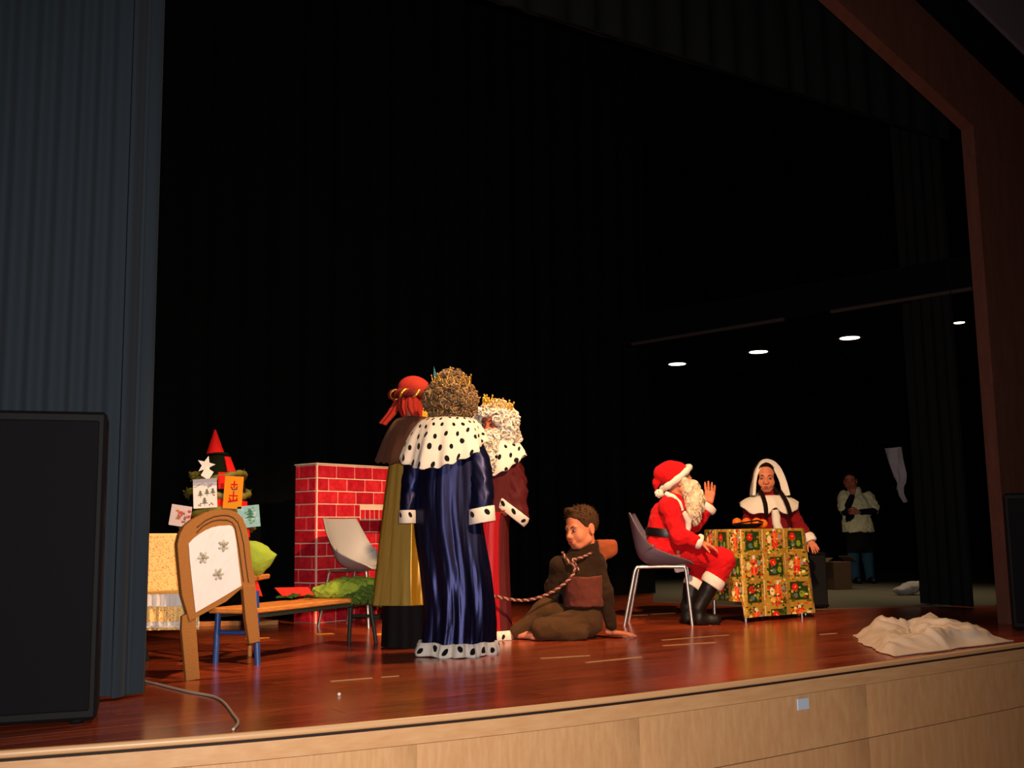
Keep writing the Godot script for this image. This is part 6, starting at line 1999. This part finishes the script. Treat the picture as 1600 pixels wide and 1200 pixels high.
func girl():
	var o := thing("person", "girl with dark braids in white hood and wide white collar, sitting behind the table", "person", Vector3(2.095, 0, -8.98))
	var P := func(x: float, y: float, z := 0.0) -> Vector3: return Vector3((x - 1200.0) / 189.5, (958.0 - y) / 189.5, z)
	var hd := look(P.call(1195, 751, 0.01), Vector3(-0.16, -0.10, 1.0), -0.03, 1.13)
	var J := {"pelvis": P.call(1202, 865, -0.02), "chest": P.call(1201, 810, 0), "neck": P.call(1199, 782, -0.01), "sl": P.call(1172, 798, 0), "sr": P.call(1230, 798, 0), "el": P.call(1163, 838, 0.04), "wl": P.call(1180, 862, 0.16), "er": P.call(1245, 834, 0.05), "wr": P.call(1253, 850, 0.15), "hl": P.call(1188, 865, 0.02), "kl": P.call(1186, 868, 0.33), "al": P.call(1186, 950, 0.30), "hr": P.call(1216, 865, 0.02), "kr": P.call(1218, 868, 0.33), "ar": P.call(1218, 950, 0.30), "fl": Vector3(0, -0.02, 0.11), "fr": Vector3(0, -0.02, 0.11)}
	var h2 := frame(J.wr, Vector3(0.2, -0.6, 0.6), Vector3(0.2, -0.7, -0.6), 0.75)
	var h1 := frame(J.wl, Vector3(0.4, -0.35, 0.6), Vector3(0, -1, -0.3), 0.9)
	human(o, J, hd, [[h2, [0.35, 0.3, 0.3, 0.25], 0.1, -1.0], [h1, [0.3, 0.3, 0.3, 0.3], 0.1, 1.0]], M.skin, 0.0042, 0.92)
	face(o, hd, M.hairdark, 0.85)
	var b := Buf.new()
	nets(b, [ell(Vector3(0, 0.040, -0.016), Vector3(0.083, 0.089, 0.098))], 0.005, 0.015, [[Vector3(0, 0.064, 0.060), Vector3(0, -0.42, 0.9)], [Vector3(0, -0.06, 0), Vector3(0, -1, 0)]], hd, 0.003, 40.0)
	for sd in [-1.0, 1.0]: nets(b, [cap(Vector3(0.072 * sd, 0.055, 0.012), Vector3(0.080 * sd, 0.0, 0.016), 0.017, 0.022), cap(Vector3(0.080 * sd, 0.0, 0.016), Vector3(0.078 * sd, -0.10, 0.02), 0.022, 0.026)], 0.005, 0.015, [], hd)
	part(o, "hair", b, M.hairdark)
	for s in 2:
		b = Buf.new()
		var a: Vector3 = P.call([1185, 1214][s], 772, 0.06)
		var e: Vector3 = P.call([1186, 1223][s], 812, 0.195)
		for k in 15:
			var t := k / 14.0
			var p := a.lerp(e, t) + Vector3(0, 0, 0.06 * sin(PI * t))
			for m in 2:
				blob(b, Transform3D(Basis(Vector3.BACK, (0.6 if m else -0.6)) * Basis.from_scale(Vector3(0.0095, 0.016, 0.0095)), p + Vector3((0.006 if m else -0.006), 0.006 * m, 0)), 8, 6)
		part(o, "braid", b, M.hairdark)
	# hood: arches from the front rim back over the head
	var rim := [Vector2(1171, 779), Vector2(1173, 765), Vector2(1175, 752), Vector2(1179, 739), Vector2(1186, 728), Vector2(1196, 723), Vector2(1208, 727), Vector2(1217, 737), Vector2(1223, 751), Vector2(1227, 765), Vector2(1230, 780)]
	var rows := []
	var zs := [0.075, 0.085, 0.075, 0.03, -0.03, -0.085, -0.125, -0.14]
	var sc := [0.90, 0.97, 1.0, 1.02, 1.0, 0.9, 0.68, 0.3]
	var arch := func(k: int, inner: float) -> PackedVector3Array:
		var r := PackedVector3Array()
		for i in rim.size() - 1:
			for q in 4:
				var p: Vector2 = rim[i].cubic_interpolate(rim[i + 1], rim[maxi(i - 1, 0)], rim[mini(i + 2, rim.size() - 1)], q / 4.0)
				r.append(P.call(1199.0 - (1.0 - inner) * 14.0 + (p.x - 1199.0) * sc[k] * inner, 762.0 + (p.y - 762.0) * (sc[k] if p.y < 762.0 else 1.0) * (inner if p.y < 762.0 else 1.0), zs[k]))
		r.append(P.call(1199.0 - (1.0 - inner) * 14.0 + (rim[10].x - 1199.0) * sc[k] * inner, 780, zs[k]))
		return r
	for k in 8:
		var f: PackedVector3Array = arch.call(k, 1.0)
		var r: PackedVector3Array = arch.call(k, 0.77)
		r.reverse()
		f.append_array(r)
		rows.append(f)
	b = Buf.new()
	loft(b, rows, true, true, true)
	part(o, "hood", b, M.white)
	# dress
	b = Buf.new()
	nets(b, [cap(P.call(1202, 872, -0.01), P.call(1201, 820, 0), 0.15, 0.135), cap(P.call(1201, 820, 0), P.call(1200, 795, 0), 0.13, 0.09), cap(J.sl + Vector3(0, -0.012, 0), J.sr + Vector3(0, -0.012, 0), 0.058, 0.058), cap(J.sl + Vector3(0, -0.015, 0), J.el, 0.058, 0.055), cap(J.el, J.wl, 0.054, 0.042), cap(J.sr + Vector3(0, -0.015, 0), J.er, 0.058, 0.054), cap(J.er, P.call(1253, 847, 0.13), 0.052, 0.042), cap(P.call(1200, 790, 0), P.call(1199, 774, 0), 0.07, 0.058), cap(P.call(1190, 868, 0.0), P.call(1190, 872, 0.32), 0.10, 0.09), cap(P.call(1214, 868, 0.0), P.call(1214, 872, 0.32), 0.10, 0.09), cap(P.call(1202, 875, 0.30), P.call(1202, 930, 0.30), 0.12, 0.13)], 0.0095, 0.03, [[P.call(1199, 771, 0), Vector3(0, 1, 0.2), 0.09]], Transform3D(), 0.018, 40.0)
	var dr := part(o, "dress", b, M.darkred)
	b = Buf.new()
	shoulder_cape(b, P.call(1199, 779, 0.0), Vector2(0.07, 0.07), 0.245, 0.19, func(a: float) -> float: return (958.0 - (790.0 + 17.0 * clampf(cos(a) * 1.3, 0.0, 1.0) - 9.0 * exp(-pow((a - 0.03) / 0.13, 2.0)) - 9.0 * exp(-pow((a - TAU) / 0.13, 2.0)))) / 189.5, 5.0, 0.025, 1.0, 1.0, 1.5)
	part(o, "collar", b, M.white)
	b = Buf.new()
	tube(b, [P.call(1201, 802, 0.165), P.call(1202, 812, 0.165), P.call(1202, 822, 0.165), P.call(1205, 832, 0.17), P.call(1207, 850, 0.17)], [0.028, 0.036, 0.034, 0.036, 0.03], 10)
	part(dr, "fur_strip", b, M.white)
	b = Buf.new()
	tube(b, [P.call(1251, 841, 0.11), P.call(1252, 844, 0.12), P.call(1253.5, 849, 0.145), P.call(1254, 851, 0.15)], [0.045, 0.052, 0.052, 0.042], 14)
	part(dr, "fur_cuff", b, M.white)

func child_in_wings():
	var o := thing("person", "child in a cream short sleeved jacket standing in the dark wing, hand at chin", "person", Vector3(4.206, 0.006, -13.457))
	var P := func(x: float, y: float, z := 0.0) -> Vector3: return Vector3((x - 1345.0) / 126.3, (912.0 - y) / 126.3, z)
	var hd := look(P.call(1338, 755, 0.0), Vector3(-0.45, -0.1, 1.0), 0.0, 1.0)
	var J := {"pelvis": P.call(1346, 838, 0), "chest": P.call(1345, 795, 0), "neck": P.call(1343, 772, 0), "sl": P.call(1327, 780, 0), "sr": P.call(1364, 781, 0), "el": P.call(1325, 803, 0.08), "wl": P.call(1334, 777, 0.17), "er": P.call(1369, 802, 0.06), "wr": P.call(1340, 804, 0.2), "hl": P.call(1336, 840, 0), "hr": P.call(1356, 840, 0), "kl": P.call(1335, 875, 0.02), "kr": P.call(1357, 875, 0.02), "al": P.call(1338, 905, 0), "ar": P.call(1360, 905, 0)}
	human(o, J, hd, [[frame(J.wl, Vector3(0.1, 1, 0.15), Vector3(0.3, 0.1, -1), 0.85), [0.9, 0.8, 0.8, 0.7], 0.3, 1.0], [frame(J.wr, Vector3(-1, 0.1, 0.1), Vector3(0, 0, -1), 0.85), [0.5, 0.5, 0.5, 0.5], 0.2, -1.0]], M.skindark, 0.006, 0.92)
	face(o, hd, M.hairdark)
	var b := Buf.new()
	nets(b, [ell(Vector3(0, 0.042, -0.018), Vector3(0.083, 0.090, 0.099))], 0.006, 0.01, [[Vector3(0, 0.06, 0.062), Vector3(0, -0.6, 0.8)], [Vector3(0, -0.05, 0), Vector3(0, -1, 0)]], hd, 0.004, 60.0)
	part(o, "hair", b, M.hairdark)
	b = Buf.new()
	nets(b, [cap(J.sl, J.el, 0.055, 0.048), cap(J.el, P.call(1333, 780, 0.16), 0.046, 0.036), cap(J.sr, J.er, 0.055, 0.048), cap(J.er, P.call(1345, 804, 0.19), 0.046, 0.036), cap(P.call(1345, 835, 0), P.call(1345, 795, 0), 0.14, 0.13)], 0.010, 0.02, [], Transform3D(), 0.005, 30.0)
	part(o, "shirt", b, M.navy)
	b = Buf.new()
	nets(b, [cap(P.call(1346, 842, 0), P.call(1345, 795, 0), 0.195, 0.165), cap(P.call(1345, 795, 0), P.call(1343, 778, 0), 0.165, 0.08), cap(J.sl, P.call(1325, 797, 0.05), 0.075, 0.078), cap(J.sr, P.call(1369, 799, 0.03), 0.075, 0.078), cap(P.call(1343, 776, 0.0), P.call(1344, 769, 0.02), 0.075, 0.07)], 0.010, 0.03, [[P.call(1345, 834, 0), Vector3(0, -1, 0)], [P.call(1324, 803, 0.07), Vector3(-0.1, -1, 0.6), 0.12], [P.call(1371, 805, 0.05), Vector3(0.1, -1, 0.5), 0.12], [P.call(1344, 766, 0.02), Vector3(0, 1, 0.2), 0.1]], Transform3D(), 0.018, 36.0)
	part(o, "jacket", b, M.cream)
	b = Buf.new()
	nets(b, [cap(P.call(1346, 838, 0), P.call(1346, 850, 0), 0.15, 0.14), cap(P.call(1337, 848, 0), P.call(1336, 862, 0.01), 0.095, 0.085), cap(P.call(1356, 848, 0), P.call(1357, 862, 0.01), 0.095, 0.085)], 0.011, 0.03, [[P.call(1346, 866, 0), Vector3(0, -1, 0)]])
	part(o, "shorts", b, M.blackcloth)
	b = Buf.new()
	nets(b, [cap(P.call(1336, 860, 0.01), J.kl, 0.075, 0.068), cap(J.kl, J.al, 0.066, 0.052), cap(P.call(1357, 860, 0.01), J.kr, 0.075, 0.068), cap(J.kr, J.ar, 0.066, 0.052)], 0.011, 0.02)
	part(o, "jeans", b, M.jeans)
	for s in ["l", "r"]:
		b = Buf.new()
		var a: Vector3 = J["a" + s]
		nets(b, [cap(Vector3(a.x, 0.045, -0.02), Vector3(a.x, 0.036, 0.13), 0.045, 0.036)], 0.009, 0.02, [[Vector3.ZERO, Vector3.DOWN]])
		part(o, "shoe", b, M.bootblack)

func build_wing_things():
	var o := thing("flight_case", "black equipment case standing on the floor right of the table", "case", Vector3(2.50, 0.0, -9.42), 0.1)
	var b := Buf.new()
	box(b, Transform3D(Basis(), Vector3(0, 0.245, 0)), Vector3(0.20, 0.45, 0.34), 0.01)
	part(o, "case_body", b, M.blackbox)
	b = Buf.new()
	for y in [0.03, 0.455]: box(b, Transform3D(Basis(), Vector3(0, y, 0)), Vector3(0.208, 0.02, 0.348), 0.004)
	part(o, "edge_strip", b, M.dark)
	for sx in [-0.08, 0.08]:
		for sz in [-0.14, 0.14]:
			b = Buf.new()
			lathe(b, [Vector2(0, 0), Vector2(0.018, 0), Vector2(0.02, 0.022), Vector2(0, 0.022)], Transform3D(Basis(), Vector3(sx, 0, sz)), 10)
			part(o, "foot", b, M.bootblack)
	# cloth hanging from the edge of the right curtain
	b = Buf.new()
	var rows := []
	var hang := [[1380, 1409, 702], [1386, 1410, 722], [1394, 1411, 745], [1397, 1411, 757], [1394, 1408, 765], [1397, 1409, 775], [1406, 1412, 787]]
	for q in hang:
		var f := PackedVector3Array()
		var r := PackedVector3Array()
		for j in 9:
			var t := j / 8.0
			var x := (lerpf(q[0], q[1], t) - 800.0) / 1700.0 * 9.5
			var p := Vector3(x, 0.66 + (826.0 - q[2]) / 1700.0 * 9.5 + 0.012 * t, -9.5 + 0.03 * sin(t * 9.0 + q[2] * 0.1))
			f.append(p)
			r.append(p - Vector3(0, 0, 0.008))
		r.reverse()
		f.append_array(r)
		rows.append(f)
	loft(b, rows, true, true, true)
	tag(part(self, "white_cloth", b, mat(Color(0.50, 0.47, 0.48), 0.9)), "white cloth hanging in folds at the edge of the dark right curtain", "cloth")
	b = Buf.new()
	nets(b, [ell(Vector3(3.90, 0.07, -10.95), Vector3(0.13, 0.06, 0.10), Basis(Vector3.BACK, 0.35)), ell(Vector3(3.83, 0.05, -10.95), Vector3(0.09, 0.04, 0.09))], 0.008, 0.02, [[Vector3(0, 0.0075, 0), Vector3.DOWN]], Transform3D(), 0.012, 30.0)
	for i in b.v.size(): b.v[i].y = maxf(b.v[i].y, 0.0075)
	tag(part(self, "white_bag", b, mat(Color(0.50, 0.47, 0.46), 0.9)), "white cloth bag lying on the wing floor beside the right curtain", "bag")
	o = thing("cardboard_box", "brown cardboard box on the wing floor left of the standing child", "box", Vector3(3.55, 0.006, -12.2), 0.3)
	b = Buf.new()
	box(b, Transform3D(Basis(), Vector3(0, 0.15, 0)), Vector3(0.22, 0.30, 0.24), 0.004)
	part(o, "carton", b, M.cardedge)
	b = Buf.new()
	box(b, Transform3D(Basis(Vector3.BACK, 0.5), Vector3(-0.15, 0.32, 0)), Vector3(0.10, 0.005, 0.23), 0.001)
	part(o, "flap", b, M.cardedge)
	b = Buf.new()
	box(b, Transform3D(Basis(Vector3.BACK, -0.6), Vector3(0.15, 0.33, 0)), Vector3(0.10, 0.005, 0.23), 0.001)
	part(o, "flap", b, M.cardedge)

func _ready():
	noise.seed = 7
	noise.frequency = 0.02
	noise.noise_type = FastNoiseLite.TYPE_SIMPLEX
	rng.seed = 1
	setup_camera_and_light()
	make_materials()
	build_stage()
	build_curtains()
	loudspeaker("loudspeaker", "large black loudspeaker cabinet filling the lower left corner of the stage", Vector3(-1.53, 0, -4.08), 0.33, 0.85, 1.13, 0.32)
	loudspeaker("loudspeaker", "black loudspeaker cabinet at the right edge before the brown arch", Vector3(3.87, 0, -6.75), -0.45, 0.78, 0.86, 0.28)
	for q in [[Vector3(1.984, 2.652, -12.89), "leftmost glowing downlight, farthest back under the gallery"], [Vector3(2.78, 2.652, -12.09), "middle glowing downlight of the three clear of the right curtain"], [Vector3(3.56, 2.652, -11.28), "glowing downlight just left of the right curtain"], [Vector3(4.40, 2.652, -10.51), "small glowing downlight at far right between curtain and brown arch"]]:
		downlight(q[0], q[1], 6.0, 0.5 if q[0].x > 4.0 else 1.0)
	build_sofa()
	build_tree_corner()
	build_bench()
	build_bench_goods()
	build_fireplace()
	shell_chair("white moulded chair in front of the brick fireplace", Vector3(-1.145, 0, -8.30), -0.55, M.shellgrey)
	shell_chair("grey moulded chair with metal legs under the person in the red suit", Vector3(1.09, 0, -8.03), -0.2, M.shellmauve)
	shell_chair("moulded chair behind the table, almost hidden by the gift wrap cloth", Vector3(2.13, 0, -8.92), -PI / 2 - 0.1, M.shellgrey)
	build_table()
	king_in_gold()
	king_in_red()
	king_in_blue()
	boy()
	rope()
	santa()
	girl()
	child_in_wings()
	build_floor_things()
	build_wing_things()
